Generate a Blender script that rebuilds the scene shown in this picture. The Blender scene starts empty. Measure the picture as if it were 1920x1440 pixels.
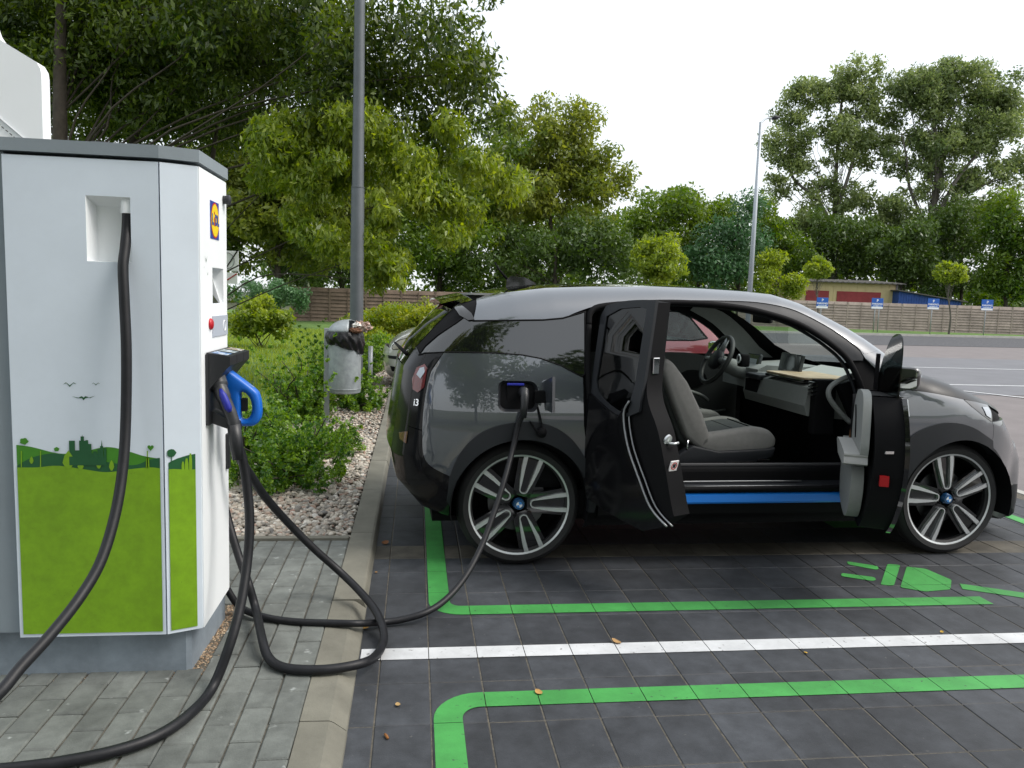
import bpy, bmesh, math, random
import numpy as np
from math import sin, cos, pi, radians, sqrt, atan2, hypot
from mathutils import Vector, Matrix
from mathutils.geometry import delaunay_2d_cdt
random.seed(7); RNG = np.random.default_rng(7)
S = bpy.context.scene
COL = S.collection

# ------------------------------------------------------------------ camera
F, CAMH = 1440.0, 1.42
PITCH, ROLL, YAW = radians(6.26), radians(1.85), radians(7.3)
_f = Vector((sin(YAW)*cos(PITCH), cos(YAW)*cos(PITCH), -sin(PITCH)))
_r = Vector((cos(YAW), -sin(YAW), 0)); _u = _r.cross(_f)
CR = _r*cos(ROLL)+_u*sin(ROLL); CU = _u*cos(ROLL)-_r*sin(ROLL); CF = _f
CO = Vector((0, 0, CAMH))
cam = bpy.data.cameras.new('camera'); cam.sensor_width = 36; cam.lens = F/1920*36
cam.clip_start = 0.05; cam.clip_end = 2000
camo = bpy.data.objects.new('camera', cam); COL.objects.link(camo)
camo.matrix_world = Matrix(((CR.x, CU.x, -CF.x, CO.x), (CR.y, CU.y, -CF.y, CO.y), (CR.z, CU.z, -CF.z, CO.z), (0, 0, 0, 1)))
S.camera = camo

# ------------------------------------------------------------------ overcast sky, soft sun, exposure
W = bpy.data.worlds.new('World'); S.world = W; W.use_nodes = True
nt = W.node_tree; nt.nodes.clear()
SUN_EL, SUN_AZ = radians(50), radians(107)      # azimuth clockwise from +Y (towards +X)
sky = nt.nodes.new('ShaderNodeTexSky'); sky.sky_type = 'NISHITA'; sky.sun_disc = False
sky.sun_elevation = SUN_EL; sky.sun_rotation = SUN_AZ; sky.air_density = 1.0; sky.dust_density = 6.0; sky.ozone_density = 1.0
bgs = nt.nodes.new('ShaderNodeBackground'); bgs.inputs[1].default_value = 0.05
cloud = nt.nodes.new('ShaderNodeBackground'); cloud.inputs[0].default_value = (0.93, 0.975, 1.0, 1); cloud.inputs[1].default_value = 0.80
add = nt.nodes.new('ShaderNodeAddShader'); out = nt.nodes.new('ShaderNodeOutputWorld')
nt.links.new(sky.outputs[0], bgs.inputs[0]); nt.links.new(bgs.outputs[0], add.inputs[0])
nt.links.new(cloud.outputs[0], add.inputs[1]); nt.links.new(add.outputs[0], out.inputs[0])
sun = bpy.data.lights.new('sun', 'SUN'); sun.energy = 1.75; sun.angle = radians(25); sun.color = (1, .97, .92)
suno = bpy.data.objects.new('sun', sun); COL.objects.link(suno)
_sd = Vector((sin(SUN_AZ)*cos(SUN_EL), cos(SUN_AZ)*cos(SUN_EL), sin(SUN_EL)))
suno.rotation_euler = (-_sd).to_track_quat('-Z', 'Y').to_euler(); suno.location = (20, -10, 30)
S.view_settings.view_transform = 'Standard'; S.view_settings.look = 'None'
S.view_settings.gamma = 1; S.view_settings.exposure = 0.42; S.view_settings.use_curve_mapping = False
S.cycles.max_bounces = 8; S.cycles.transparent_max_bounces = 16

# ------------------------------------------------------------------ picking real-world points from sight lines
def ray(x, y): return CF+CR*((x-960)/F)-CU*((y-720)/F)
def gz(x, y, z=0.0):
    d = ray(x, y); return CO+d*((z-CO.z)/d.z)
def gy(x, y, Y):
    d = ray(x, y); return CO+d*(Y/d.y)
def gx(x, y, X):
    d = ray(x, y); return CO+d*(X/d.x)
def gd(x, y, D): return CO+ray(x, y)*D
def proj(p):
    v = Vector(p)-CO; w = v.dot(CF)
    return (960+F*v.dot(CR)/w, 720-F*v.dot(CU)/w, w)
def inview(p, m=60):
    x, y, w = proj(p); return w > .2 and -m < x < 1920+m and -m < y < 1440+m

# ------------------------------------------------------------------ materials
MATS = {}
def lin(c):
    if isinstance(c, str):
        c = [int(c[i:i+2], 16)/255 for i in (0, 2, 4)]
        c = [((v+.055)/1.055)**2.4 if v > .04045 else v/12.92 for v in c]
    return tuple(c)
def mat(name, col, rough=.6, metal=0, var=0, vscale=4, col2=None, bump=0, bscale=60, coat=0, spec=.5, rand=0, trans=0, alpha=1, emit=None, speck=None, hue=None, stain=None):
    """col base colour; var/col2: mottling by noise; rand: brightness change from object to object; speck: (colour, scale, threshold)"""
    if name in MATS: return MATS[name]
    m = bpy.data.materials.new(name); m.use_nodes = True; MATS[name] = m
    t = m.node_tree; b = t.nodes['Principled BSDF']; L = t.links.new
    col = lin(col)
    b.inputs['Base Color'].default_value = (*col, 1); b.inputs['Roughness'].default_value = rough
    b.inputs['Metallic'].default_value = metal; b.inputs['Coat Weight'].default_value = coat; b.inputs['Coat Roughness'].default_value = .04
    b.inputs['Specular IOR Level'].default_value = spec; b.inputs['Transmission Weight'].default_value = trans; b.inputs['Alpha'].default_value = alpha
    if emit: b.inputs['Emission Color'].default_value = (*lin(emit[0]), 1); b.inputs['Emission Strength'].default_value = emit[1]
    tc = t.nodes.new('ShaderNodeNewGeometry').outputs['Position']
    cur = None
    if var or col2:
        n = t.nodes.new('ShaderNodeTexNoise'); n.inputs['Scale'].default_value = vscale; n.inputs['Detail'].default_value = 6; n.inputs['Roughness'].default_value = .65
        L(tc, n.inputs['Vector'])
        r = t.nodes.new('ShaderNodeValToRGB'); r.color_ramp.elements[0].position = .3; r.color_ramp.elements[1].position = .7
        c1 = tuple(v*(1-var) for v in col); c2 = lin(col2) if col2 else tuple(min(1, v*(1+var)) for v in col)
        r.color_ramp.elements[0].color = (*c1, 1); r.color_ramp.elements[1].color = (*c2, 1)
        L(n.outputs['Fac'], r.inputs['Fac']); cur = r.outputs['Color']
    if speck:
        n = t.nodes.new('ShaderNodeTexNoise'); n.inputs['Scale'].default_value = speck[1]; n.inputs['Detail'].default_value = 3; L(tc, n.inputs['Vector'])
        r = t.nodes.new('ShaderNodeValToRGB'); r.color_ramp.elements[0].position = speck[2]; r.color_ramp.elements[1].position = min(1, speck[2]+.06)
        L(n.outputs['Fac'], r.inputs['Fac'])
        mx = t.nodes.new('ShaderNodeMix'); mx.data_type = 'RGBA'; L(r.outputs['Color'], mx.inputs[0])
        if cur: L(cur, mx.inputs[6])
        else: mx.inputs[6].default_value = (*col, 1)
        mx.inputs[7].default_value = (*lin(speck[0]), 1); cur = mx.outputs[2]
    if stain:
        n = t.nodes.new('ShaderNodeTexNoise'); n.inputs['Scale'].default_value = stain[0]; n.inputs['Detail'].default_value = 8; n.inputs['Roughness'].default_value = .7; L(tc, n.inputs['Vector'])
        r = t.nodes.new('ShaderNodeMapRange'); r.inputs[1].default_value = .35; r.inputs[2].default_value = .65; r.inputs[3].default_value = 1-stain[1]; r.inputs[4].default_value = 1+stain[1]*.6; L(n.outputs['Fac'], r.inputs[0])
        mx = t.nodes.new('ShaderNodeMix'); mx.data_type = 'RGBA'; mx.blend_type = 'MULTIPLY'; mx.inputs[0].default_value = 1
        if cur: L(cur, mx.inputs[6])
        else: mx.inputs[6].default_value = (*col, 1)
        L(r.outputs[0], mx.inputs[7]); cur = mx.outputs[2]
    if rand or hue:
        oi = t.nodes.new('ShaderNodeObjectInfo'); hs = t.nodes.new('ShaderNodeHueSaturation')
        mr = t.nodes.new('ShaderNodeMapRange'); mr.inputs[3].default_value = 1-rand; mr.inputs[4].default_value = 1+rand
        L(oi.outputs['Random'], mr.inputs[0]); L(mr.outputs[0], hs.inputs['Value'])
        if cur: L(cur, hs.inputs['Color'])
        else: hs.inputs['Color'].default_value = (*col, 1)
        cur = hs.outputs['Color']
    if cur: L(cur, b.inputs['Base Color'])
    if bump:
        n = t.nodes.new('ShaderNodeTexNoise'); n.inputs['Scale'].default_value = bscale; n.inputs['Detail'].default_value = 5; L(tc, n.inputs['Vector'])
        bp = t.nodes.new('ShaderNodeBump'); bp.inputs['Strength'].default_value = bump; bp.inputs['Distance'].default_value = .01
        L(n.outputs['Fac'], bp.inputs['Height']); L(bp.outputs['Normal'], b.inputs['Normal'])
    return m
def leafmat(name, c1, c2, transl=.35, rough=.42):
    """leaf with colour drawn per leaf from the mesh attribute 'tint'"""
    if name in MATS: return MATS[name]
    m = bpy.data.materials.new(name); m.use_nodes = True; MATS[name] = m
    t = m.node_tree; t.nodes.clear(); L = t.links.new
    at = t.nodes.new('ShaderNodeAttribute'); at.attribute_name = 'tint'
    r = t.nodes.new('ShaderNodeValToRGB'); r.color_ramp.elements[0].color = (*lin(c1), 1); r.color_ramp.elements[1].color = (*lin(c2), 1)
    L(at.outputs['Fac'], r.inputs['Fac'])
    b = t.nodes.new('ShaderNodeBsdfPrincipled'); b.inputs['Roughness'].default_value = rough; b.inputs['Specular IOR Level'].default_value = .55
    tr = t.nodes.new('ShaderNodeBsdfTranslucent'); mx = t.nodes.new('ShaderNodeMixShader'); mx.inputs[0].default_value = transl
    hs = t.nodes.new('ShaderNodeHueSaturation'); hs.inputs['Value'].default_value = 1.5; hs.inputs['Saturation'].default_value = 1.15; hs.inputs['Hue'].default_value = .49
    L(r.outputs['Color'], b.inputs['Base Color']); L(r.outputs['Color'], hs.inputs['Color']); L(hs.outputs['Color'], tr.inputs['Color'])
    o = t.nodes.new('ShaderNodeOutputMaterial'); L(b.outputs[0], mx.inputs[1]); L(tr.outputs[0], mx.inputs[2]); L(mx.outputs[0], o.inputs[0])
    return m
def glassmat(name, tint, opac, rough=.02, graze=.75):
    """thin window pane: see-through tint plus mirror reflection"""
    if name in MATS: return MATS[name]
    m = bpy.data.materials.new(name); m.use_nodes = True; MATS[name] = m
    t = m.node_tree; t.nodes.clear(); L = t.links.new
    tr = t.nodes.new('ShaderNodeBsdfTransparent'); tr.inputs[0].default_value = (*lin(tint), 1)
    g = t.nodes.new('ShaderNodeBsdfGlossy'); g.inputs['Roughness'].default_value = rough; g.inputs[0].default_value = (1, 1, 1, 1)
    fr = t.nodes.new('ShaderNodeLayerWeight'); fr.inputs[0].default_value = .5
    pw = t.nodes.new('ShaderNodeMath'); pw.operation = 'POWER'; pw.inputs[1].default_value = 4.5; L(fr.outputs['Facing'], pw.inputs[0])
    mul = t.nodes.new('ShaderNodeMath'); mul.operation = 'MULTIPLY_ADD'; mul.inputs[1].default_value = graze; mul.inputs[2].default_value = opac+.04; mul.use_clamp = True
    L(pw.outputs[0], mul.inputs[0])
    mx = t.nodes.new('ShaderNodeMixShader'); L(mul.outputs[0], mx.inputs[0]); L(tr.outputs[0], mx.inputs[1]); L(g.outputs[0], mx.inputs[2])
    o = t.nodes.new('ShaderNodeOutputMaterial'); L(mx.outputs[0], o.inputs[0])
    return m

# ------------------------------------------------------------------ objects
def tag(o, label=None, cat=None, group=None, kind=None):
    for k, v in (('label', label), ('category', cat), ('group', group), ('kind', kind)):
        if v: o[k] = v
    return o
def empty(name, loc=(0, 0, 0), rz=0, label=None, cat=None, group=None):
    o = bpy.data.objects.new(name, None); COL.objects.link(o); o.location = loc; o.rotation_euler = (0, 0, rz)
    o.empty_display_size = .1
    return tag(o, label, cat, group)
def link(name, me, m=None, parent=None, smooth=False, loc=None):
    if m is not None and not me.materials: me.materials.append(m)
    if smooth:
        me.polygons.foreach_set('use_smooth', [True]*len(me.polygons))
    o = bpy.data.objects.new(name, me); COL.objects.link(o)
    if parent: o.parent = parent
    if loc: o.location = loc
    return o
def mesh(name, v, f):
    me = bpy.data.meshes.new(name); me.from_pydata([tuple(p) for p in v], [], f); me.update(); return me
class MB:
    """collects simple solids into one mesh"""
    def __init__(s): s.v = []; s.f = []
    def add(s, v, f):
        n = len(s.v); s.v += [tuple(p) for p in v]; s.f += [tuple(i+n for i in q) for q in f]; return s
    def box(s, x0, x1, y0, y1, z0, z1, b=0):
        if b <= 0:
            return s.add([(x0, y0, z0), (x1, y0, z0), (x1, y1, z0), (x0, y1, z0), (x0, y0, z1), (x1, y0, z1), (x1, y1, z1), (x0, y1, z1)],
                         [(0, 3, 2, 1), (4, 5, 6, 7), (0, 1, 5, 4), (1, 2, 6, 5), (2, 3, 7, 6), (3, 0, 4, 7)])
        bm = bmesh.new(); bmesh.ops.create_cube(bm, size=1)
        for v in bm.verts: v.co = ((x0+x1)/2+v.co.x*(x1-x0), (y0+y1)/2+v.co.y*(y1-y0), (z0+z1)/2+v.co.z*(z1-z0))
        bmesh.ops.bevel(bm, geom=bm.edges[:], offset=b, segments=2, profile=.6, affect='EDGES')
        bm.verts.index_update(); s.add([v.co[:] for v in bm.verts], [[v.index for v in q.verts] for q in bm.faces]); bm.free(); return s
    def prism(s, poly, h0, h1, axis='z'):
        """poly of 2-D points extruded along an axis: z -> (x,y), y -> (x,z), x -> (y,z)"""
        mk = {'z': lambda p, h: (p[0], p[1], h), 'y': lambda p, h: (p[0], h, p[1]), 'x': lambda p, h: (h, p[0], p[1])}[axis]
        n = len(poly); v = [mk(p, h0) for p in poly]+[mk(p, h1) for p in poly]
        return s.add(v, [tuple(range(n))[::-1], tuple(range(n, 2*n))]+[(i, (i+1) % n, n+(i+1) % n, n+i) for i in range(n)])
    def tube(s, pts, r, n=10, cap=True):
        pts = [Vector(p) for p in pts]; k = len(pts); rr = r if isinstance(r, (list, tuple)) else [r]*k
        base = len(s.v); up = None
        for i, p in enumerate(pts):
            t = (pts[min(i+1, k-1)]-pts[max(i-1, 0)]).normalized()
            if up is None: up = t.orthogonal().normalized()
            else: up = (up-t*up.dot(t)); up = up.normalized() if up.length > 1e-6 else t.orthogonal().normalized()
            w = t.cross(up)
            for j in range(n):
                a = 2*pi*j/n; s.v.append(tuple(p+up*(rr[i]*cos(a))+w*(rr[i]*sin(a))))
        for i in range(k-1):
            for j in range(n):
                s.f.append((base+i*n+j, base+i*n+(j+1) % n, base+(i+1)*n+(j+1) % n, base+(i+1)*n+j))
        if cap: s.f.append(tuple(base+j for j in range(n))[::-1]); s.f.append(tuple(base+(k-1)*n+j for j in range(n)))
        return s
    def lathe(s, prof, n=24, M=None, closed=False):
        """profile of (radius, height) turned about z"""
        base = len(s.v); k = len(prof)
        for r, h in prof:
            for j in range(n):
                a = 2*pi*j/n; p = Vector((r*cos(a), r*sin(a), h)); s.v.append(tuple(M @ p if M else p))
        for i in range(k-1):
            for j in range(n): s.f.append((base+i*n+j, base+i*n+(j+1) % n, base+(i+1)*n+(j+1) % n, base+(i+1)*n+j))
        if not closed:
            if prof[0][0] > 1e-5: s.f.append(tuple(base+j for j in range(n))[::-1])
            if prof[-1][0] > 1e-5: s.f.append(tuple(base+(k-1)*n+j for j in range(n)))
        return s
    def build(s, name, m, parent=None, smooth=False, auto=None, M=None):
        v = [tuple(M @ Vector(p)) for p in s.v] if M else s.v
        me = mesh(name, v, s.f); o = link(name, me, m, parent, smooth or auto is not None)
        if auto is not None: me.set_sharp_from_angle(angle=radians(auto))
        return o
def spline(pts, per=8):
    """Catmull-Rom through 3-D points"""
    P = [Vector(p) for p in pts]; o = []
    for i in range(len(P)-1):
        a, b, c, d = P[max(i-1, 0)], P[i], P[i+1], P[min(i+2, len(P)-1)]
        for j in range(per):
            t = j/per; o.append(.5*((2*b)+(c-a)*t+(2*a-5*b+4*c-d)*t*t+(3*b-a-3*c+d)*t**3))
    o.append(P[-1]); return o
def copy_tree(o, parent=None):
    c = o.copy(); COL.objects.link(c)
    if parent: c.parent = parent
    for ch in list(o.children): copy_tree(ch, c)
    return c
def text_mesh(body, size, align='CENTER', extrude=.0, bold=0.0, sx=1.0):
    cu = bpy.data.curves.new('lettering', 'FONT'); cu.body = body; cu.size = size; cu.align_x = align; cu.align_y = 'CENTER'; cu.extrude = extrude; cu.offset = bold; cu.resolution_u = 3
    to = bpy.data.objects.new('lettering', cu); COL.objects.link(to)
    dg = bpy.context.evaluated_depsgraph_get(); me = bpy.data.meshes.new_from_object(to.evaluated_get(dg))
    bpy.data.objects.remove(to); bpy.data.curves.remove(cu)
    if sx != 1:
        for v in me.vertices: v.co.x *= sx
    return me
def clip(poly, x0, x1, y0, y1):
    """polygon clipped to a rectangle"""
    for ax, lim, sg in ((0, x0, 1), (0, x1, -1), (1, y0, 1), (1, y1, -1)):
        o = []
        for i in range(len(poly)):
            a, b = poly[i], poly[(i+1) % len(poly)]
            da, db = sg*(a[ax]-lim), sg*(b[ax]-lim)
            if da >= 0: o.append(a)
            if da*db < 0:
                t = da/(da-db); o.append((a[0]+(b[0]-a[0])*t, a[1]+(b[1]-a[1])*t))
        poly = o
        if len(poly) < 3: return []
    return poly
# ================================================================== ground, paving, markings
def npmesh(name, V, Fc, tint=None):
    """mesh from numpy arrays; every face has the same corner count"""
    me = bpy.data.meshes.new(name); n, k = Fc.shape
    me.vertices.add(len(V)); me.vertices.foreach_set('co', V.astype(np.float32).ravel())
    me.loops.add(n*k); me.loops.foreach_set('vertex_index', Fc.astype(np.int32).ravel())
    me.polygons.add(n); me.polygons.foreach_set('loop_start', np.arange(0, n*k, k, dtype=np.int32))
    me.update(calc_edges=True)
    if tint is not None:
        a = me.attributes.new('tint', 'FLOAT', 'POINT'); a.data.foreach_set('value', tint.astype(np.float32))
    return me
def rotmats(n, rng=RNG):
    q = rng.normal(size=(n, 4)); q /= np.linalg.norm(q, axis=1)[:, None]
    w, x, y, z = q.T
    return np.stack([1-2*(y*y+z*z), 2*(x*y-z*w), 2*(x*z+y*w), 2*(x*y+z*w), 1-2*(x*x+z*z), 2*(y*z-x*w), 2*(x*z-y*w), 2*(y*z+x*w), 1-2*(x*x+y*y)], 1).reshape(n, 3, 3)
def ico(sub):
    bm = bmesh.new(); bmesh.ops.create_icosphere(bm, subdivisions=sub, radius=1); bm.verts.index_update()
    V = np.array([v.co[:] for v in bm.verts]); Fc = np.array([[v.index for v in f.verts] for f in bm.faces]); bm.free(); return V, Fc
def stones(P, size, sub, flat=.62):
    V, Fc = ico(sub); n = len(P)
    sc = size[:, None]*RNG.uniform(.65, 1.25, (n, 3)); sc[:, 2] *= flat
    X = V[None]*(1+RNG.normal(0, .10, (n, len(V), 1)))
    X = X*sc[:, None, :]
    a = RNG.uniform(0, 2*pi, n); t = RNG.normal(0, .35, n)
    Rz = np.zeros((n, 3, 3)); Rz[:, 0, 0] = np.cos(a); Rz[:, 0, 1] = -np.sin(a); Rz[:, 1, 0] = np.sin(a); Rz[:, 1, 1] = np.cos(a); Rz[:, 2, 2] = 1
    Rx = np.zeros((n, 3, 3)); Rx[:, 0, 0] = 1; Rx[:, 1, 1] = np.cos(t); Rx[:, 1, 2] = -np.sin(t); Rx[:, 2, 1] = np.sin(t); Rx[:, 2, 2] = np.cos(t)
    X = np.einsum('nij,nvj->nvi', Rz @ Rx, X)+P[:, None, :]
    Fa = (Fc[None]+(np.arange(n)*len(V))[:, None, None]).reshape(-1, 3)
    return X.reshape(-1, 3), Fa, np.repeat(RNG.uniform(0, 1, n), len(V))
def rampmat(name, stops, rough=.7, bump=0, bscale=80):
    m = bpy.data.materials.new(name); m.use_nodes = True; t = m.node_tree; b = t.nodes['Principled BSDF']; L = t.links.new
    at = t.nodes.new('ShaderNodeAttribute'); at.attribute_name = 'tint'; r = t.nodes.new('ShaderNodeValToRGB'); r.color_ramp.interpolation = 'LINEAR'
    e = r.color_ramp.elements
    while len(e) < len(stops): e.new(.5)
    for i, (p, c) in enumerate(stops): e[i].position = p; e[i].color = (*lin(c), 1)
    n = t.nodes.new('ShaderNodeTexNoise'); n.inputs['Scale'].default_value = bscale
    L(t.nodes.new('ShaderNodeNewGeometry').outputs['Position'], n.inputs['Vector'])
    mr = t.nodes.new('ShaderNodeMapRange'); mr.inputs[3].default_value = .72; mr.inputs[4].default_value = 1.2; L(n.outputs['Fac'], mr.inputs[0])
    mx = t.nodes.new('ShaderNodeMix'); mx.data_type = 'RGBA'; mx.blend_type = 'MULTIPLY'; mx.inputs[0].default_value = 1
    L(at.outputs['Fac'], r.inputs['Fac']); L(r.outputs['Color'], mx.inputs[6]); L(mr.outputs[0], mx.inputs[7]); L(mx.outputs[2], b.inputs['Base Color'])
    b.inputs['Roughness'].default_value = rough; b.inputs['Specular IOR Level'].default_value = .35
    return m

PZ = .05                                    # height of the footway above the parking bays
M_soil = mat('soil', (.05, .06, .025), .95, var=.4, vscale=.3)
M_dark = mat('charcoal_paver', (.044, .048, .055), .62, var=.28, vscale=11, bump=.14, bscale=220, rand=.20, speck=((.10, .10, .10), 55, .70), spec=.4, stain=(1.6, .38))
M_tan = mat('tan_paver', (.088, .080, .064), .75, var=.25, vscale=8, bump=.12, bscale=200, rand=.12, stain=(2, .3))
M_blk = mat('grey_paver', (.135, .146, .136), .75, var=.25, vscale=12, bump=.18, bscale=180, rand=.14, speck=((.30, .32, .31), 17, .67), stain=(2.2, .3))
M_kerb = mat('kerb_concrete', (.155, .15, .122), .8, var=.22, vscale=5, bump=.15, bscale=160, rand=.06)
M_joint = mat('joint_sand', (.10, .09, .072), .95, var=.5, vscale=40, bump=.4, bscale=300)
M_green = mat('green_marking', (.052, .285, .062), .6, var=.12, vscale=6, bump=.08, bscale=200, speck=((.04, .10, .045), 45, .665), stain=(2.5, .22))
M_white = mat('white_marking', (.56, .575, .59), .6, var=.06, vscale=8, bump=.08, bscale=200, speck=((.24, .24, .24), 40, .655), stain=(3, .18))

def sheet(name, poly, z, m, parent=None, kind='structure'):
    o = link(name, mesh(name, [(p[0], p[1], z) for p in poly], [tuple(range(len(poly)))]), m, parent)
    if kind and not parent: o['kind'] = kind
    return o
sheet('ground', [(-700, -500), (900, -500), (900, 1100), (-700, 1100)], -.07, M_soil)

# ---- parking bay pavers
pav = sheet('parking_pavement', [(-.205, -1), (4.85, -1), (4.85, 14), (-.205, 14)], -.0035, M_joint)
def block_mesh(w, l, name, h=.05, b=.003):
    x, y = w/2, l/2; v = []
    for (dx, dz) in ((0, -h), (0, -b), (b, 0)):
        v += [(-x+dx, -y+dx, dz), (x-dx, -y+dx, dz), (x-dx, y-dx, dz), (-x+dx, y-dx, dz)]
    f = [(8, 9, 10, 11)]
    for k in (0, 4): f += [(k+i, k+(i+1) % 4, k+4+(i+1) % 4, k+4+i) for i in range(4)]
    return mesh(name, v, f)
XE = [-.203, -.112]+[.077+.1935*k for k in range(-0, 25)]
YE = [-.43+.287*k for k in range(0, 7)][:0]+[1.30, 1.585, 1.873, 2.16, 2.44, 2.722, 3.012, 3.302, 3.59, 3.88, 4.09, 4.31]+[4.31+.287*k for k in range(1, 34)]
GAP = .0022
TILES = []; cache = {}; rest = MB(); rest_t = MB(); npav = 0
for j in range(len(YE)-1):
    for i in range(len(XE)-1):
        x0, x1, y0, y1 = XE[i]+GAP, XE[i+1]-GAP, YE[j]+GAP*.7, YE[j+1]-GAP*.7
        TILES.append((x0, x1, y0, y1)); cx, cy = (x0+x1)/2, (y0+y1)/2
        tan = abs(cy-4.2) < .05
        key = (round(x1-x0, 3), round(y1-y0, 3), tan)
        if key not in cache:
            cache[key] = block_mesh(x1-x0, y1-y0, 'paver'); cache[key].materials.append(M_tan if tan else M_dark)
        near = inview((cx, cy, 0), 70) and cy < 4.32 and npav < 299
        if near:
            o = link('paver', cache[key], None, pav); o.location = (cx, cy, random.uniform(-.0012, .0004)); npav += 1
            o.rotation_euler = (random.gauss(0, .0018), random.gauss(0, .0018), random.gauss(0, .0012))
        else:
            me = cache[key]; (rest_t if tan else rest).add([(v.co.x+cx, v.co.y+cy, v.co.z-.0005+random.uniform(-.001, 0)) for v in me.vertices], [tuple(p.vertices) for p in me.polygons])
rest.build('paver_field', M_dark, pav)['kind'] = 'stuff'
rest_t.build('tan_paver_field', M_tan, pav)['kind'] = 'stuff'

def marking(name, polys, m, z=.0026):
    """thin paint on the pavers, broken at every joint"""
    mb = MB()
    for pl in polys:
        bx0, bx1 = min(p[0] for p in pl), max(p[0] for p in pl); by0, by1 = min(p[1] for p in pl), max(p[1] for p in pl)
        for t in TILES:
            if t[1] < bx0 or t[0] > bx1 or t[3] < by0 or t[2] > by1: continue
            q = clip(pl, t[0]-.0006, t[1]+.0006, t[2]-.0002, t[3]+.0002)
            if len(q) >= 3:
                n = len(mb.v); mb.v += [(p[0], p[1], z) for p in q]; mb.f.append(tuple(range(n, n+len(q))))
    o = mb.build(name, m); o['kind'] = 'structure'; return o
def band(pts, w, miter=True):
    """quads along a 2-D path, w wide"""
    P = [Vector((p[0], p[1])) for p in pts]; L_, R_ = [], []
    for i, p in enumerate(P):
        t = (P[min(i+1, len(P)-1)]-P[max(i-1, 0)]).normalized(); n = Vector((-t.y, t.x)); L_.append(p+n*w/2); R_.append(p-n*w/2)
    return [[tuple(L_[i]), tuple(R_[i]), tuple(R_[i+1]), tuple(L_[i+1])] for i in range(len(P)-1)]
def arc(cx, cy, r, a0, a1, n=8): return [(cx+r*cos(radians(a0+(a1-a0)*k/n)), cy+r*sin(radians(a0+(a1-a0)*k/n))) for k in range(n+1)]
gw = .098
x_l = .135; yg1 = 3.375; yg2 = 2.585
marking('bay_marking', band([(x_l, 9.2)]+[(x_l, y) for y in (6, 4.5)]+arc(x_l+.10, yg1+.10, .10, 180, 270)+[(2.86, yg1)], gw), M_green)
marking('bay_marking', band([(x_l, 1.3), (x_l, 2.0)]+arc(x_l+.12, yg2-.12, .12, 180, 90)+[(1.2, yg2), (4.3, yg2)], gw), M_green)
marking('bay_marking', band([(-.19, 2.955), (4.8, 2.955)], .098), M_white)
marking('bay_marking', band([(4.22, 3.9), (4.24, 8.5)], gw), M_green)
marking('bay_marking', [[(2.75, 4.6), (3.6, 4.6), (3.6, 5.3), (2.75, 5.3)]], M_green)
def rnd(poly, r=.02, n=4):
    o = []
    for i in range(len(poly)):
        a, b, c = (Vector(poly[i-1][:2]), Vector(poly[i][:2]), Vector(poly[(i+1) % len(poly)][:2]))
        u, w = (a-b), (c-b); k = min(r, u.length*.45, w.length*.45); p, q = b+u.normalized()*k, b+w.normalized()*k
        for j in range(n+1):
            t = j/n; o.append(tuple(p*(1-t)**2+b*2*t*(1-t)+q*t*t))
    return o
def fan(poly):
    c = (sum(p[0] for p in poly)/len(poly), sum(p[1] for p in poly)/len(poly))
    return [[c, poly[i], poly[(i+1) % len(poly)]] for i in range(len(poly))]
plug = []
for px in ([(1588, 1053), (1645, 1062), (1648, 1067), (1643, 1069), (1590, 1059)], [(1578, 1075), (1640, 1083), (1643, 1088), (1636, 1090), (1577, 1081)],
           [(1664, 1058), (1688, 1060), (1676, 1099), (1651, 1097)], [(1700, 1063), (1735, 1067), (1784, 1088), (1782, 1106), (1735, 1110), (1688, 1102)]):
    plug += fan(rnd([tuple(gz(*p)[:2]) for p in px], .018))
plug += band([gz(1802, 1100)[:2], gz(1920, 1117)[:2], gz(1990, 1133)[:2]], .085)
marking('plug_symbol', plug, M_green)

# ---- kerb between bays and footway
kerb = MB().box(-.345, -.19, -1, 22, -.06, -.012).build('kerb', M_kerb); kerb['kind'] = 'structure'
KJ = [-.8+k for k in range(0, 22)]
def kerb_prof(drop):
    if drop: return [(-.345, -.02), (-.345, PZ), (-.252, PZ-.002), (-.238, PZ-.008), (-.197, .012), (-.191, -.02)]
    return [(-.345, -.02), (-.345, PZ+.002), (-.226, PZ+.002), (-.214, PZ-.003), (-.208, PZ-.014), (-.192, -.02)]
for i, y in enumerate(KJ):
    pr_ = kerb_prof(y < 2.9); mb = MB(); n = len(pr_); e = .003
    mb.v = [(p[0], 0+e, p[1]) for p in pr_]+[(p[0], 1-e, p[1]) for p in pr_]
    mb.f = [tuple(range(n)), tuple(range(n, 2*n))[::-1]]+[(i_, n+i_, n+(i_+1) % n, (i_+1) % n) for i_ in range(n)]
    o = mb.build('kerb_stone', M_kerb, kerb); o.location = (random.gauss(0, .0015), y+.2, random.gauss(0, .001))

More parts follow.
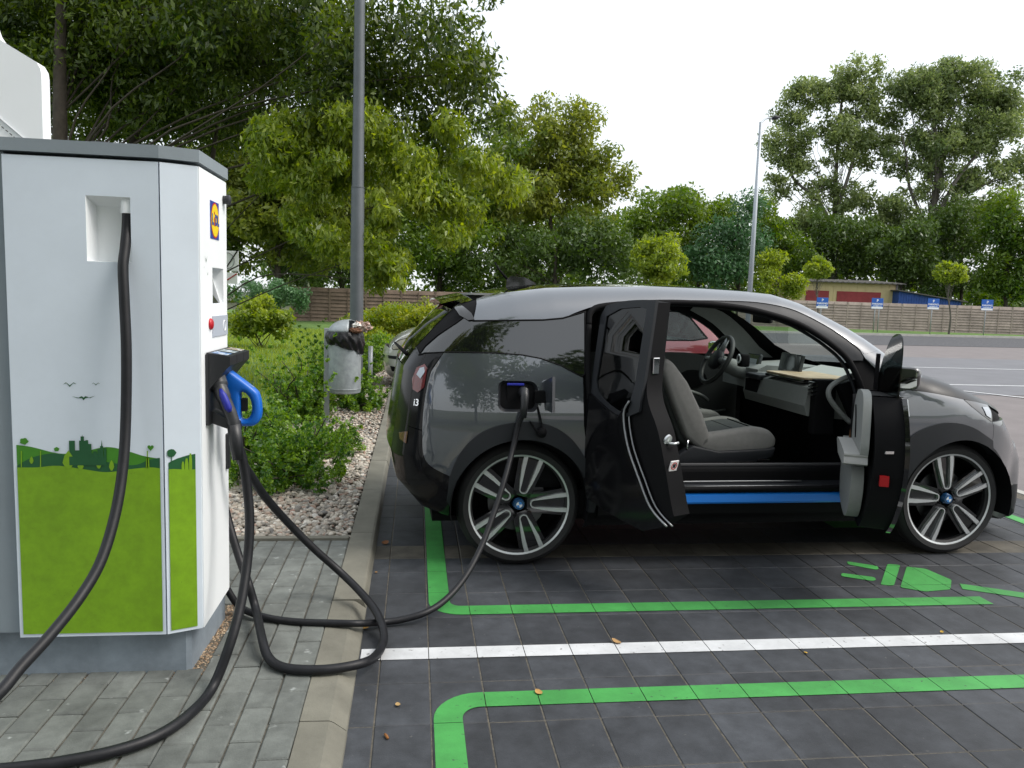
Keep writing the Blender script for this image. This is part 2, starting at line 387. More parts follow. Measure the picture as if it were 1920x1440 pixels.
# ---- footway of small grey blocks
foot = sheet('footway', [(-6, -1), (-.345, -1), (-.345, 4.33), (-6, 4.33)], PZ-.009, M_joint)
bw, bl = .0985, .197; bme = block_mesh(bw-.005, bl-.005, 'paver', .04, .005); bme.materials.append(M_blk)
hme = block_mesh(bw-.005, bl/2-.005, 'paver', .04, .005); hme.materials.append(M_blk)
YTOP = 4.268; restb = MB(); nb = 0
for c in range(0, 48):
    xc = -.347-bw*(c+.5); k0 = 0 if c % 2 else -.5
    for k in range(0, 26):
        y1 = YTOP-bl*(k+k0)-(0.0); y0 = y1-bl
        hm = y1 > YTOP+.01
        if hm: y1 = YTOP; y0 = YTOP-bl/2
        yc = (y0+y1)/2
        if yc < -.6: break
        if xc < -.78-.0 and yc > 2.80 and yc < 3.45 and xc > -1.9: continue            # the cabinet stands here
        if xc > -.80 and xc < -.70 and 2.72 < yc < 3.42: continue                     # pebble strip beside it
        if inview((xc, yc, PZ), 50) and nb < 299:
            o = link('paver', hme if hm else bme, None, foot); nb += 1
            o.location = (xc+random.gauss(0, .0006), yc+random.gauss(0, .0008), PZ+random.uniform(-.002, .0015))
            o.rotation_euler = (random.gauss(0, .004), random.gauss(0, .006), random.gauss(0, .004))
        else:
            me = hme if hm else bme
            restb.add([(v.co.x+xc, v.co.y+yc, v.co.z+PZ) for v in me.vertices], [tuple(p.vertices) for p in me.polygons])
restb.build('paver_field', M_blk, foot)['kind'] = 'stuff'
MB().box(-6, -.35, 4.272, 4.318, -.02, PZ+.012, .004).build('edging_strip', M_kerb, foot)

# ---- gravel bed, pebble strip, soil round the cabinet
M_stone = rampmat('river_pebbles', [(0, '908b82'), (.2, 'bcb3a4'), (.38, '7d7870'), (.55, 'd2cbbe'), (.68, '967a6c'), (.8, 'aea394'), (.9, '6f6d6a'), (1, 'dcd7cc')], .75, bscale=90)
sheet('gravel_bed', [(-1.6, 4.318), (-.345, 4.318), (-.345, 22), (-1.6, 22)], PZ-.035, M_joint)
def scatter(x0, x1, y0, y1, n, z, s0, s1, zj=.012):
    P = np.stack([RNG.uniform(x0, x1, n), RNG.uniform(y0, y1, n), z+RNG.uniform(-zj, zj, n)], 1); return P, RNG.uniform(s0, s1, n)
A = [stones(*scatter(-1.5, -.36, 4.335, 7.6, 8500, PZ-.018, .010, .023, .010), 2), stones(*scatter(-1.5, -.36, 7.6, 15, 11000, PZ-.018, .012, .022), 1)]
V = np.concatenate([a[0] for a in A]); Fc = np.concatenate([A[0][1], A[1][1]+len(A[0][0])]); T = np.concatenate([a[2] for a in A])
g = link('gravel', npmesh('gravel', V, Fc, T), M_stone, None, True); tag(g, 'rounded beige and brown river pebbles filling the planting bed beside the kerb', 'gravel', kind='stuff')
M_peb = rampmat('fine_pebbles', [(0, '7a6552'), (.4, 'a58c70'), (.7, '8a7a69'), (1, 'c2ad92')], .8, bscale=200)
a = stones(*scatter(-.795, -.705, 2.74, 3.42, 1500, PZ-.012, .004, .008, .004), 1)
b_ = stones(*scatter(-2.2, -.76, 2.69, 2.80, 2600, PZ-.012, .0025, .005, .003), 1)
g = link('pebble_strip', npmesh('pebble_strip', np.concatenate([a[0], b_[0]]), np.concatenate([a[1], b_[1]+len(a[0])]), np.concatenate([a[2], b_[2]])), M_peb, None, True)
tag(g, 'narrow strip of fine brown pebbles along the foot of the charging cabinet', 'gravel', kind='stuff')

# ---- lawn, car park, far verge
M_lawn = mat('lawn', (.055, .13, .018), .95, var=.35, vscale=1.2, col2=(.11, .20, .03), bump=.5, bscale=40)
M_pink = mat('pink_paving', (.165, .148, .148), .85, var=.12, vscale=1.5, bump=.1, bscale=30)
M_lane = mat('lane_paving', (.145, .148, .162), .85, var=.10, vscale=1.2, bump=.1, bscale=30)
M_asph = mat('asphalt', (.062, .063, .070), .9, var=.2, vscale=2, speck=((.16, .16, .17), 9, .6))
M_kl = mat('pale_kerb', (.34, .335, .31), .8, var=.15, vscale=3)
sheet('lawn', [(-60, 4.318), (-1.6, 4.318), (-1.6, 22), (-.36, 22), (-.36, 60), (-60, 60)], PZ-.012, M_lawn)
def tilt(x, y): return (x, y+.16*(x-28))
sheet('car_park', [(4.95, -30), (160, -30), (160, 62), tilt(90, 29.5), tilt(-.2, 33), (-.36, 14.005), (4.95, 14.005)], -.018, M_pink)
sheet('car_park_lane', [(5.2, 12.6), (120, 12.6), (120, 23), (2, 23), (2, 15), (5.2, 15)], -.013, M_lane)
sheet('service_road', [tilt(-.3, 33.0), tilt(90, 29.5), tilt(150, 29.5), tilt(150, 43.3), tilt(-.3, 43.3)], -.008, M_asph)
MB().box(4.86, 4.95, -4, 16, -.05, .003, .004).build('kerb', M_kl)['kind'] = 'structure'
vk = MB(); vk.prism([tilt(-.3, 43.3), tilt(150, 43.3), tilt(150, 43.55), tilt(-.3, 43.55)], -.05, .12); vk.build('kerb', M_kl)['kind'] = 'structure'
sheet('verge', [tilt(-.3, 43.55), tilt(150, 43.55), tilt(150, 60), tilt(-.3, 60)], .09, M_lawn)
for yy, x0 in ((18.75, 9.5), (14.3, 9.0)):
    sheet('lot_marking', [(x0, yy-.06), (90, yy-.06), (90, yy+.06), (x0, yy+.06)], -.008, M_white)
sheet('lot_marking', [(9.2, 14.9), (9.32, 14.9), (11.8, 10.2), (11.68, 10.2)], -.004, M_white)

# ---- litter on the bays
def leaf_litter(px, name, col, label, s, curl=.3, z=.004):
    p = gz(*px, 0); mb = MB(); n = 7
    for i in range(n+1):
        t = i/n*2-1; w = s*.34*(1-t*t)**.6+.0006
        zz = curl*s*(t*t*.6); mb.v += [(t*s/2, -w, zz+.3*w), (t*s/2, 0, zz), (t*s/2, w, zz+.4*w)]
    for i in range(n):
        for k in (0, 1): mb.f.append((i*3+k, i*3+3+k, i*3+4+k, i*3+1+k))
    o = mb.build(name, mat('dry_leaf_'+col, col, .8, var=.3, vscale=60), None, True); o.location = (p.x, p.y, z); o.rotation_euler = (random.gauss(0, .15), random.gauss(0, .15), random.uniform(0, 6.28))
    return tag(o, label, 'leaf', 'fallen leaves on the bays')
for px, s, c, l in (((1155, 1206), .045, '9a7a50', 'dry tan leaf lying on the white line near the car'), ((1510, 1226), .02, 'd0a83c', 'tiny yellow leaf lying just below the white line'),
        ((1766, 1187), .02, 'b8963c', 'tiny yellowish leaf on the far end of the white line'), ((1010, 1301), .035, 'a9854a', 'curled brown leaf on the lower green line'),
        ((746, 1324), .024, 'a08456', 'small curled leaf on the dark pavers left of the lower green corner'), ((722, 1020), .05, '6a4426', 'rust brown leaf on the pavers beside the kerb under the tail'),
        ((684, 1180), .035, '96743a', 'ochre leaf in the gutter beside the kerb below the cable'), ((705, 1075), .02, '8a683a', 'small ochre leaf in the gutter above the cable')):
    leaf_litter(px, 'fallen_leaf', c, l, s)
p = gz(727, 1388); st = MB().tube([(0, 0, 0), (.012, 0, .0), (.026, .001, .0)], [.0045, .0048, .004], 8).build('cigarette_stub', mat('stub_filter', '8a5a2a', .8, var=.3, vscale=200), None, True)
st.location = (p.x, p.y, .007); st.rotation_euler = (0, 0, radians(110)); tag(st, 'orange brown cigarette stub on the dark pavers near the lower edge', 'cigarette')
# ================================================================== charging station
M_cw = mat('cabinet_dimmed_white', (.67, .745, .83), .38, var=.02, vscale=3, bump=.02, bscale=300, stain=(2.2, .045))  # cooler, dimmer light on the front panels put into their white
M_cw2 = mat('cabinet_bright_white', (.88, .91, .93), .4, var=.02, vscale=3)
M_cg = mat('cabinet_grey', (.235, .275, .305), .45, var=.06, vscale=5, bump=.05, bscale=400)
M_pl = mat('plinth_grey', (.22, .26, .30), .6, var=.12, vscale=6, stain=(7, .2))
M_fg = mat('print_green', (.185, .36, .008), .5, var=.10, vscale=20, speck=((.09, .2, .006), 90, .73), stain=(5, .10))
M_dg = mat('print_dark_green', (.012, .095, .03), .5, var=.08, vscale=20)
M_mg = mat('print_mid_green', (.05, .22, .012), .5, var=.08, vscale=20)
M_rub = mat('cable_rubber', (.009, .0095, .012), .48, var=.3, vscale=30, bump=.05, bscale=200, spec=.35)
M_blackp = mat('black_plastic', (.016, .017, .02), .42, bump=.05, bscale=400)
M_blue = mat('blue_plastic', (.006, .125, .55), .35, var=.05, vscale=10)
YF, XL, XR, XC = 2.73, -1.335, -.85, -.738     # front plane, door edges, right face
ZB, ZT = .205, 1.835
cs = empty('charging_station', (-1.2, 3.1, PZ), 0, 'tall white electric vehicle charging cabinet with green landscape print and grey top', 'charging station')
cs_m = cs.matrix_basis.inverted() if False else Matrix.Translation((1.2, -3.1, -PZ))
def cpart(mb, name, m, parent=None, smooth=False, auto=None): return mb.build(name, m, parent or cs, smooth, auto, cs_m)
core = [(-1.50, YF+.02), (XL-.004, YF+.02), (XL-.004, YF+.068), (XR-.03, YF+.068), (XC-.056, 2.82), (XC-.056, 3.16), (-.86, 3.42), (-1.50, 3.42), (-1.60, 3.34), (-1.60, 2.85)]
cpart(MB().prism(core, ZB+.01, ZT+.01), 'cabinet_core', M_cg)
pl = [(-1.55, YF+.045), (-.80, YF+.045), (-.785, YF+.06), (-.775, 3.24), (-.87, 3.36), (-1.52, 3.36)]
cpart(MB().prism(pl, .0, ZB+.012), 'plinth', M_pl)
cap = [(-1.50, YF-.006), (XR, YF-.006), (XC+.004, 2.772), (XC+.006, 3.165), (-.855, 3.43), (-1.50, 3.43), (-1.61, 3.34), (-1.61, 2.85)]
cp = MB().prism(cap, ZT+.012, 1.888)
cpart(cp, 'top_trim', M_cg)
# door panel with the cable recess
rx0, rx1, rz0, rz1 = -1.083, -.943, 1.502, 1.716
d = MB(); e = .004
X4 = [XL, rx0, rx1, XR-.004]; Z4 = [ZB, rz0, rz1, ZT]
idx = {}
for j, z in enumerate(Z4):
    for i, x in enumerate(X4): idx[i, j] = len(d.v); d.v.append((x, YF, z))
for j in range(3):
    for i in range(3):
        if (i, j) != (1, 1): d.f.append((idx[i, j], idx[i+1, j], idx[i+1, j+1], idx[i, j+1]))
n = len(d.v); o4 = [(XL, ZB), (XR-.004, ZB), (XR-.004, ZT), (XL, ZT)]
d.v += [(x, YF+.018, z) for x, z in o4]; oc = [idx[0, 0], idx[3, 0], idx[3, 3], idx[0, 3]]
d.f += [(oc[k], n+k, n+(k+1) % 4, oc[(k+1) % 4]) for k in range(4)]
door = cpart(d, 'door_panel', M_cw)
r = MB(); rp = [(rx0, rz0), (rx1, rz0), (rx1, rz1), (rx0, rz1)]; bp = [(rx0+.012, rz0+.004), (rx1-.004, rz0+.004), (rx1-.004, rz1-.028), (rx0+.012, rz1-.028)]
r.v = [(x, YF, z) for x, z in rp]+[(x, YF+.06, z) for x, z in bp]; r.f = [(k, (k+1) % 4, 4+(k+1) % 4, 4+k) for k in range(4)]+[(4, 5, 6, 7)]
cpart(r, 'cable_recess', M_cw2)
Mg = Matrix.Translation((-.962, YF+.028, 1.665))
cpart(MB().lathe([(.021, .0), (.021, .03), (.019, .045)], 20, Mg), 'cable_gland', M_cw2, None, False, 40)
# angled panel and right face
a0, a1 = Vector((XR+.001, YF)), Vector((XC-.004, 2.778))
pp = [(a0.x, a0.y), (a1.x, a1.y), (a1.x-.006, a1.y+.016), (a0.x, a0.y+.018)]
cpart(MB().prism(pp, ZB, ZT), 'corner_panel', M_cw)
# right face panel with the display recess
dy0, dy1, dz0, dz1 = 2.925, 3.105, 1.365, 1.505
f = MB(); Y4 = [2.783, 2.945, 3.105, 3.15]; Z4 = [ZB, 1.368, 1.502, ZT]; idx = {}
for j, z in enumerate(Z4):
    for i, y in enumerate(Y4): idx[i, j] = len(f.v); f.v.append((XC, y, z))
for j in range(3):
    for i in range(3):
        if (i, j) != (1, 1): f.f.append((idx[i, j], idx[i+1, j], idx[i+1, j+1], idx[i, j+1]))
n = len(f.v); oc = [idx[0, 0], idx[3, 0], idx[3, 3], idx[0, 3]]; f.v += [(XC-.012, y, z) for y, z in ((Y4[0], ZB), (Y4[3], ZB), (Y4[3], ZT), (Y4[0], ZT))]
f.f += [(oc[k], n+k, n+(k+1) % 4, oc[(k+1) % 4]) for k in range(4)]
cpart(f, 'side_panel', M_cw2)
r = MB(); y0, y1, z0, z1 = Y4[1], Y4[2], 1.368, 1.502
r.v = [(XC, y0, z0), (XC, y1, z0), (XC, y1, z1), (XC, y0, z1), (XC-.01, y0, z0), (XC-.01, y1, z0), (XC-.05, y1, z1), (XC-.05, y0, z1)]
r.f = [(0, 1, 5, 4), (1, 2, 6, 5), (2, 3, 7, 6), (3, 0, 4, 7), (4, 5, 6, 7)]
rec = cpart(r, 'display_recess', M_cw2)
s = MB(); s.v = [(XC-.0085, y0+.015, z0+.004), (XC-.0085, y1-.015, z0+.004), (XC-.0375, y1-.015, z1-.035), (XC-.0375, y0+.015, z1-.035)]; s.f = [(0, 1, 2, 3)]
cpart(s, 'display_screen', mat('display_glass', (.05, .055, .06), .08, coat=1))
# white end strip and rear chamfer
cpart(MB().prism([(XC-.002, 3.152), (XC-.002, 3.17), (-.855, 3.41), (-.865, 3.40), (XC-.014, 3.155)], ZB, ZT), 'rear_panel', M_cw2)
# red stop button, card reader, camera knob, antenna, key plate
Mx = Matrix.Translation((XC, 2.905, gx(391, 608, XC).z)) @ Matrix.Rotation(pi/2, 4, 'Y')
cpart(MB().lathe([(.021, 0), (.021, .004), (.020, .006), (.017, .009), (.012, .011), (.0, .012)], 20, Mx), 'stop_button', mat('red_plastic', (.45, .01, .02), .35), None, False, 35)
b0, b1 = gx(398, 632, XC), gx(425, 590, XC)
cpart(MB().box(XC, XC+.004, b0.y, b1.y, b0.z, b1.z, .001), 'card_reader', mat('reader_grey', (.42, .46, .53), .5))
cr = gx(419, 610, XC); ring = MB().tube([(XC+.0045, cr.y+.018*cos(t), cr.z+.02*sin(t)) for t in np.linspace(0, 2*pi, 25)], .0015, 5)
cpart(ring, 'reader_symbol', M_cw2)
k = gx(424, 375, XC+.01); Mx = Matrix.Translation((XC, 3.115, k.z)) @ Matrix.Rotation(pi/2, 4, 'Y')
cpart(MB().lathe([(.016, 0), (.016, .012), (.019, .014), (.019, .024), (.013, .028), (0, .028)], 18, Mx), 'lock_knob', M_blackp, None, False, 35)
an = gy(194, 262, 2.95); Mx = Matrix.Translation((an.x, 2.95, 1.888))
cpart(MB().lathe([(.052, 0), (.054, .012), (.05, .026), (.044, .034), (0, .037)], 28, Mx), 'antenna_dome', M_blackp, None, False, 35)
kp = gx(428, 850, XC); cpart(MB().box(XC, XC+.012, 3.115, 3.15, gx(428, 875, XC).z, gx(428, 810, XC).z, .002), 'cover_plate', M_blackp)
# ---- printed landscape on door and corner panel (thin foil)
def foil(polys, name, m, off, parent=None, plane='front'):
    """polys in (x, z) on the front or (s, z) along the corner panel"""
    mb = MB(); dirv = (a1-a0).normalized(); nv = Vector((dirv.y, -dirv.x))
    for pl in polys:
        n = len(mb.v)
        for p in pl:
            if plane == 'front': mb.v.append((p[0], YF-off, p[1]))
            else:
                q = a0+dirv*p[0]+nv*off; mb.v.append((q.x, q.y, p[1]))
        mb.f.append(tuple(range(n, n+len(pl))))
    return cpart(mb, name, m, parent)
def F2(x, y): p = gy(x, y, YF); return (p.x, p.z)
def strip(top, zb):
    """quads below a polyline down to zb or another polyline"""
    q = []
    for i in range(len(top)-1):
        b0 = zb[i] if isinstance(zb, list) else (top[i][0], zb); b1 = zb[i+1] if isinstance(zb, list) else (top[i+1][0], zb)
        q.append([b0, b1, top[i+1], top[i]])
    return q
xi0, xi1, zb0 = XL+.012, XR-.014, ZB+.012
def hill(pts):
    P = [F2(*p) for p in pts]; P[0] = (xi0, P[0][1]); P[-1] = (xi1, P[-1][1]); o = spline([(p[0], 0, p[1]) for p in P], 5); return [(p.x, p.z) for p in o]
h_light = hill([(24, 876), (70, 876), (110, 873), (160, 880), (200, 885), (240, 880), (280, 876), (302, 878)])
h_mid = hill([(24, 834), (60, 838), (110, 850), (150, 848), (200, 838), (240, 846), (270, 855), (302, 860)])
h_dk = hill([(24, 873), (60, 858), (100, 850), (140, 856), (200, 866), (250, 872), (280, 862), (302, 858)])
foil(strip(h_mid, zb0), 'print_hill', M_mg, .0012)
foil(strip(h_dk, zb0), 'print_hill', M_dg, .0018)
foil(strip(h_light, zb0), 'print_field', M_fg, .0024)
tow = []
for x0, x1, yt, yb in ((131, 141, 826, 862), (150, 161, 826, 862), (152, 158, 818, 830), (162, 166, 825, 860), (167, 172, 832, 862), (176, 182, 846, 862), (184, 188, 842, 862), (189, 194, 836, 862), (196, 200, 840, 862), (141, 150, 844, 862), (172, 190, 850, 864), (131, 200, 856, 872)):
    p, q = F2(x0, yb), F2(x1, yt); tow.append([(p[0], p[1]), (q[0], p[1]), (q[0], q[1]), (p[0], q[1])])
for x0, x1, yt, yb in ((153, 157, 814, 826), (190, 193, 824, 838)):
    p, q = F2(x0, yb), F2(x1, yb); t = F2((x0+x1)/2, yt); tow.append([p, q, t])
for k_, t_ in enumerate(tow): foil([t_], 'print_tower', M_dg, .0030+.00006*k_)
def blob(cx, cy, rx, ry, n=14, w=.12):
    o = []
    for k in range(n):
        a = 2*pi*k/n; s_ = 1+w*sin(5*a+cx); o.append(F2(cx+rx*cos(a)*s_, cy-ry*sin(a)*s_))
    return o
trees_l = []
for cx, cy, rx, ry in ((129, 862, 11, 18), (152, 872, 6, 9), (186, 866, 6, 12), (210, 872, 5, 10), (60, 862, 4, 7)):
    trees_l.append([F2(cx-rx*.3, cy+ry), F2(cx+rx*.3, cy+ry), F2(cx+rx, cy+ry*.3), F2(cx+rx*.7, cy-ry*.4), F2(cx, cy-ry), F2(cx-rx*.7, cy-ry*.4), F2(cx-rx, cy+ry*.3)])
for x in (41, 77, 277):
    trees_l.append([F2(x-1, 876), F2(x+1, 876), F2(x+1, 845), F2(x-1, 845)])
trees_l.append([F2(274, 876), F2(281, 876), F2(280, 860), F2(277, 856), F2(275, 860)])
for tl_ in trees_l: foil([tl_], 'print_tree', M_fg, .0036)
for tl_ in (blob(46, 827, 8, 6), blob(107, 842, 5, 4)): foil([tl_], 'print_tree', M_mg, .0036)
hp = []
for k in range(20):
    t = 2*pi*k/20; hp.append(F2(283+.42*16*sin(t)**3*.9, 839-.42*(13*cos(t)-5*cos(2*t)-2*cos(3*t)-cos(4*t))*.9))
foil([hp], 'print_heart', M_mg, .0036)
def bird(cx, cy, s, fl=1):
    up = [(-1, .0), (-.55, .32*fl), (-.15, .02), (0, -.12), (.15, .02), (.55, .32*fl), (1, .05)]
    lo = [(-1, -.0), (-.5, .20*fl), (-.15, -.16), (0, -.34), (.15, -.16), (.5, .20*fl), (1, .05)]
    return [[F2(cx+s*lo[i][0], cy-s*lo[i][1]), F2(cx+s*lo[i+1][0], cy-s*lo[i+1][1]), F2(cx+s*up[i+1][0], cy-s*up[i+1][1]), F2(cx+s*up[i][0], cy-s*up[i][1])] for i in range(6)]
for bx_, by_, bs in ((131, 721, 13), (180, 720, 8), (157, 743, 22)):
    foil(bird(bx_, by_, bs, 1 if bs < 20 else -.5), 'print_bird', M_dg, .0012)
# corner panel: same landscape carried round
sl = (a1-a0).length
def cz(y, x): return gy(x, y, 2.75).z
foil(strip([(.012+k*(sl-.030)/6, cz(yy, 314+k*9)) for k, yy in enumerate((878, 878, 879, 880, 881, 882, 882))], zb0), 'print_field', M_fg, .0024, None, 'c')
foil(strip([(.012+k*(sl-.030)/6, cz(yy, 314+k*9)) for k, yy in enumerate((866, 862, 859, 857, 855, 854, 853))], cz(885, 340)), 'print_hill', M_dg, .0016, None, 'c')
pb = []
for s0, w_, h_ in ((.058, .009, .035), (.070, .012, .045), (.083, .010, .062)):
    zb_ = cz(884, 350); pb.append([(s0-w_/2, zb_), (s0+w_/2, zb_), (s0+w_/2, zb_+h_*.6), (s0+w_*.25, zb_+h_), (s0-w_*.25, zb_+h_), (s0-w_/2, zb_+h_*.6)])
for p_ in pb: foil([p_], 'print_person', M_fg, .0030, None, 'c')
tp = cz(848, 322); foil([[(.022+.016*cos(2*pi*k/12)*(1+.15*sin(k*5)), tp+.014*sin(2*pi*k/12)) for k in range(12)], [(.0205, tp-.035), (.0235, tp-.035), (.0235, tp), (.0205, tp)]], 'print_tree', M_dg, .0030, None, 'c')
# white borders round the prints (raised panel lips)
# ---- emblem on the right face: blue square, red ring, yellow disc, lettering
q0, q1 = gx(392, 449, XC), gx(411, 377, XC)
ly, lz, lw, lh = (q0.y+q1.y)/2, (q0.z+q1.z)/2-.003, .118, .135
cpart(MB().box(XC, XC+.002, ly-lw/2, ly+lw/2, lz-lh/2, lz+lh/2), 'emblem_plate', mat('emblem_blue', (.01, .045, .30), .4))
def disc(r_, off, m, name):
    mb = MB(); n = 36; mb.v = [(XC+off, ly+r_*cos(2*pi*k/n), lz+r_*1.12*sin(2*pi*k/n)) for k in range(n)]; mb.f = [tuple(range(n))]; return cpart(mb, name, m)
disc(.0575, .0028, mat('emblem_red', (.55, .01, .015), .4), 'emblem_ring'); disc(.0525, .0034, mat('emblem_yellow', (.85, .62, .005), .4), 'emblem_disc')
def letters(body, size, w, off, m, name, ey, ez, sx=1, bold=.0):
    me = text_mesh(body, size, sx=sx, bold=bold)
    for v in me.vertices: v.co = (XC+off+1.2, ey+v.co.x-3.1, ez+v.co.y-PZ)
    o = link(name, me, m, cs); return o
letters('L', .052, 0, .0042, MATS['emblem_blue'], 'emblem_letter', ly-.035, lz, .9, .003); letters('I', .036, 0, .0042, MATS['emblem_red'], 'emblem_letter', ly-.010, lz-.006, 1, .0035)
letters('D', .052, 0, .0042, MATS['emblem_blue'], 'emblem_letter', ly+.013, lz, .8, .003); letters('L', .052, 0, .0042, MATS['emblem_blue'], 'emblem_letter', ly+.040, lz, .9, .003)
mb = MB(); mb.v = [(XC+.0042, ly-.010+.005*cos(2*pi*k/12), lz+.026+.006*sin(2*pi*k/12)) for k in range(12)]; mb.f = [tuple(range(12))]; cpart(mb, 'emblem_dot', MATS['emblem_red'])
mb = MB()
for (px, py, s_) in ((386, 486, .018), (382, 501, .006), (389, 513, .010)):
    q = gx(px, py, XC)
    for sg in (-1, 1): mb.add([(XC+.001, q.y, q.z-s_*.3), (XC+.001, q.y+sg*s_, q.z+s_*.7), (XC+.001, q.y+sg*s_*.9, q.z+s_*.55), (XC+.001, q.y, q.z-s_*.6)], [(0, 1, 2, 3)])
cpart(mb, 'print_bird', M_dg)
# ---- holster with three bays
hy0, hy1 = 2.83, 3.165
zt_, zb_ = gx(386, 664, XC).z, gx(386, 798, XC).z
cpart(MB().box(XC, XC+.012, hy0, hy1-.01, zb_, zt_, .003), 'holster_plate', M_blackp)
w3 = (hy1-hy0-.02)/3
for k in range(3):
    y0 = hy0+.004+k*(w3+.003); zt2 = zt_+.006
    hb = MB().prism([(XC+.004, zt2-.13), (XC+.014, zt2-.13), (XC+.075, zt2-.055), (XC+.085, zt2-.045), (XC+.085, zt2-.012), (XC+.004, zt2)], y0, y0+w3, 'y')
    h_ = cpart(hb, 'holster_bay', M_blackp)
    lb = MB(); lb.v = [(XC+.018, y0+.012, zt2-.0005), (XC+.072, y0+.012, zt2-.0085), (XC+.072, y0+w3-.012, zt2-.0085), (XC+.018, y0+w3-.012, zt2-.0005)]; lb.f = [(0, 1, 2, 3)]
    lo = cpart(lb, 'bay_label', mat('bay_label_%d' % k, ((.12, .22, .4), (.22, .27, .28), (.3, .26, .2))[k], .4, speck=((.6, .65, .7), 40, .52)), h_)
cpart(MB().prism([(XC+.012, zb_+.005), (XC+.012, zb_+.05), (XC+.10, zb_+.004), (XC+.105, zb_-.02), (XC+.09, zb_-.024)], 2.86, 2.93, 'y'), 'holster_cradle', M_blackp)

# ---- connectors and cables (each lead is a thing of its own)
def lead(name, label, pts, r, m=M_rub, per=8, n=12, group='charging leads'):
    P = spline(pts, per); e_ = empty(name, tuple(P[0]), 0, label, 'cable', group); M = Matrix.Translation(-P[0])
    MB().tube(P, r, n).build('cable', m, e_, True, None, M); return e_, M
def YP(l): return [gy(x, y, Y) for x, y, Y in l]
def GP(l, r): return [gz(x, y, (PZ if x_road(x, y) else 0)+r) for x, y in l]
def x_road(x, y): return gz(x, y, PZ).x < -.23
# lead out of the recess
pts = [Vector((-.962, YF+.028, 1.69)), Vector((-.962, YF+.020, 1.62)), Vector((-.9615, YF-.003, 1.55)), Vector((-.961, YF-.026, 1.485))]+YP([(233, 560, 2.685), (237, 660, 2.66), (236, 780, 2.635), (231, 870, 2.59), (217, 960, 2.52), (190, 1050, 2.43), (150, 1120, 2.34), (95, 1190, 2.22), (40, 1250, 2.12), (0, 1298, 2.05), (-60, 1350, 1.95), (-130, 1400, 1.85)])
lead('recess_lead', 'thick black charging cable hanging from the recess in the cabinet door', pts, .0165)
# black connector parked in the nearest bay, with its lead running out over the footway
def SX(px, py, X): return gx(px, py, X)
c1 = empty('charging_connector', (0, 0, 0), 0, 'black charging handle with blue grip parked in the cabinet holster, trailing lead', 'charging plug', 'charging leads')
M1 = None
g0, g1, g2 = gy(401, 703, 2.90), gy(415, 735, 2.87), gy(436, 785, 2.86)
MB().tube(spline([g0+Vector((-.045, .01, .005)), g0, g0.lerp(g1, .6), g1, g1.lerp(g2, .5), g2, g2+Vector((.006, 0, -.03))], 5), [.03]*6+[.034]*6+[.027]*6+[.0235]*6+[.022]*7, 14).build('handle', mat('handle_charcoal', (.03, .032, .036), .4), c1, True)
gp = [g1.lerp(g2, t)+Vector((.006, -.020, .002)) for t in (-.12, .1, .35, .6, .74)]
MB().tube(gp, [.006, .013, .0135, .013, .006], 10).build('grip_inlay', mat('indigo_grip', (.012, .02, .30), .5), c1, True)
MB().tube([g2+Vector((.004, 0, -.02)), g2+Vector((.012, .0, -.09)), g2+Vector((.017, 0, -.15))], [.024, .0235, .019], 12).build('strain_relief', M_blackp, c1, True)
e0 = g2+Vector((.012, 0, -.08))
pts = [e0]+YP([(455, 862, 2.88), (464, 920, 2.88), (468, 980, 2.86), (464, 1050, 2.82), (452, 1130, 2.74), (432, 1205, 2.66)])+[gz(x, y, PZ+.02) for x, y in ((398, 1290), (352, 1342), (290, 1382), (215, 1408), (130, 1426), (50, 1438), (-40, 1446), (-160, 1452))]
MB().tube(spline(pts, 8), .0172, 12).build('cable', M_rub, c1, True)
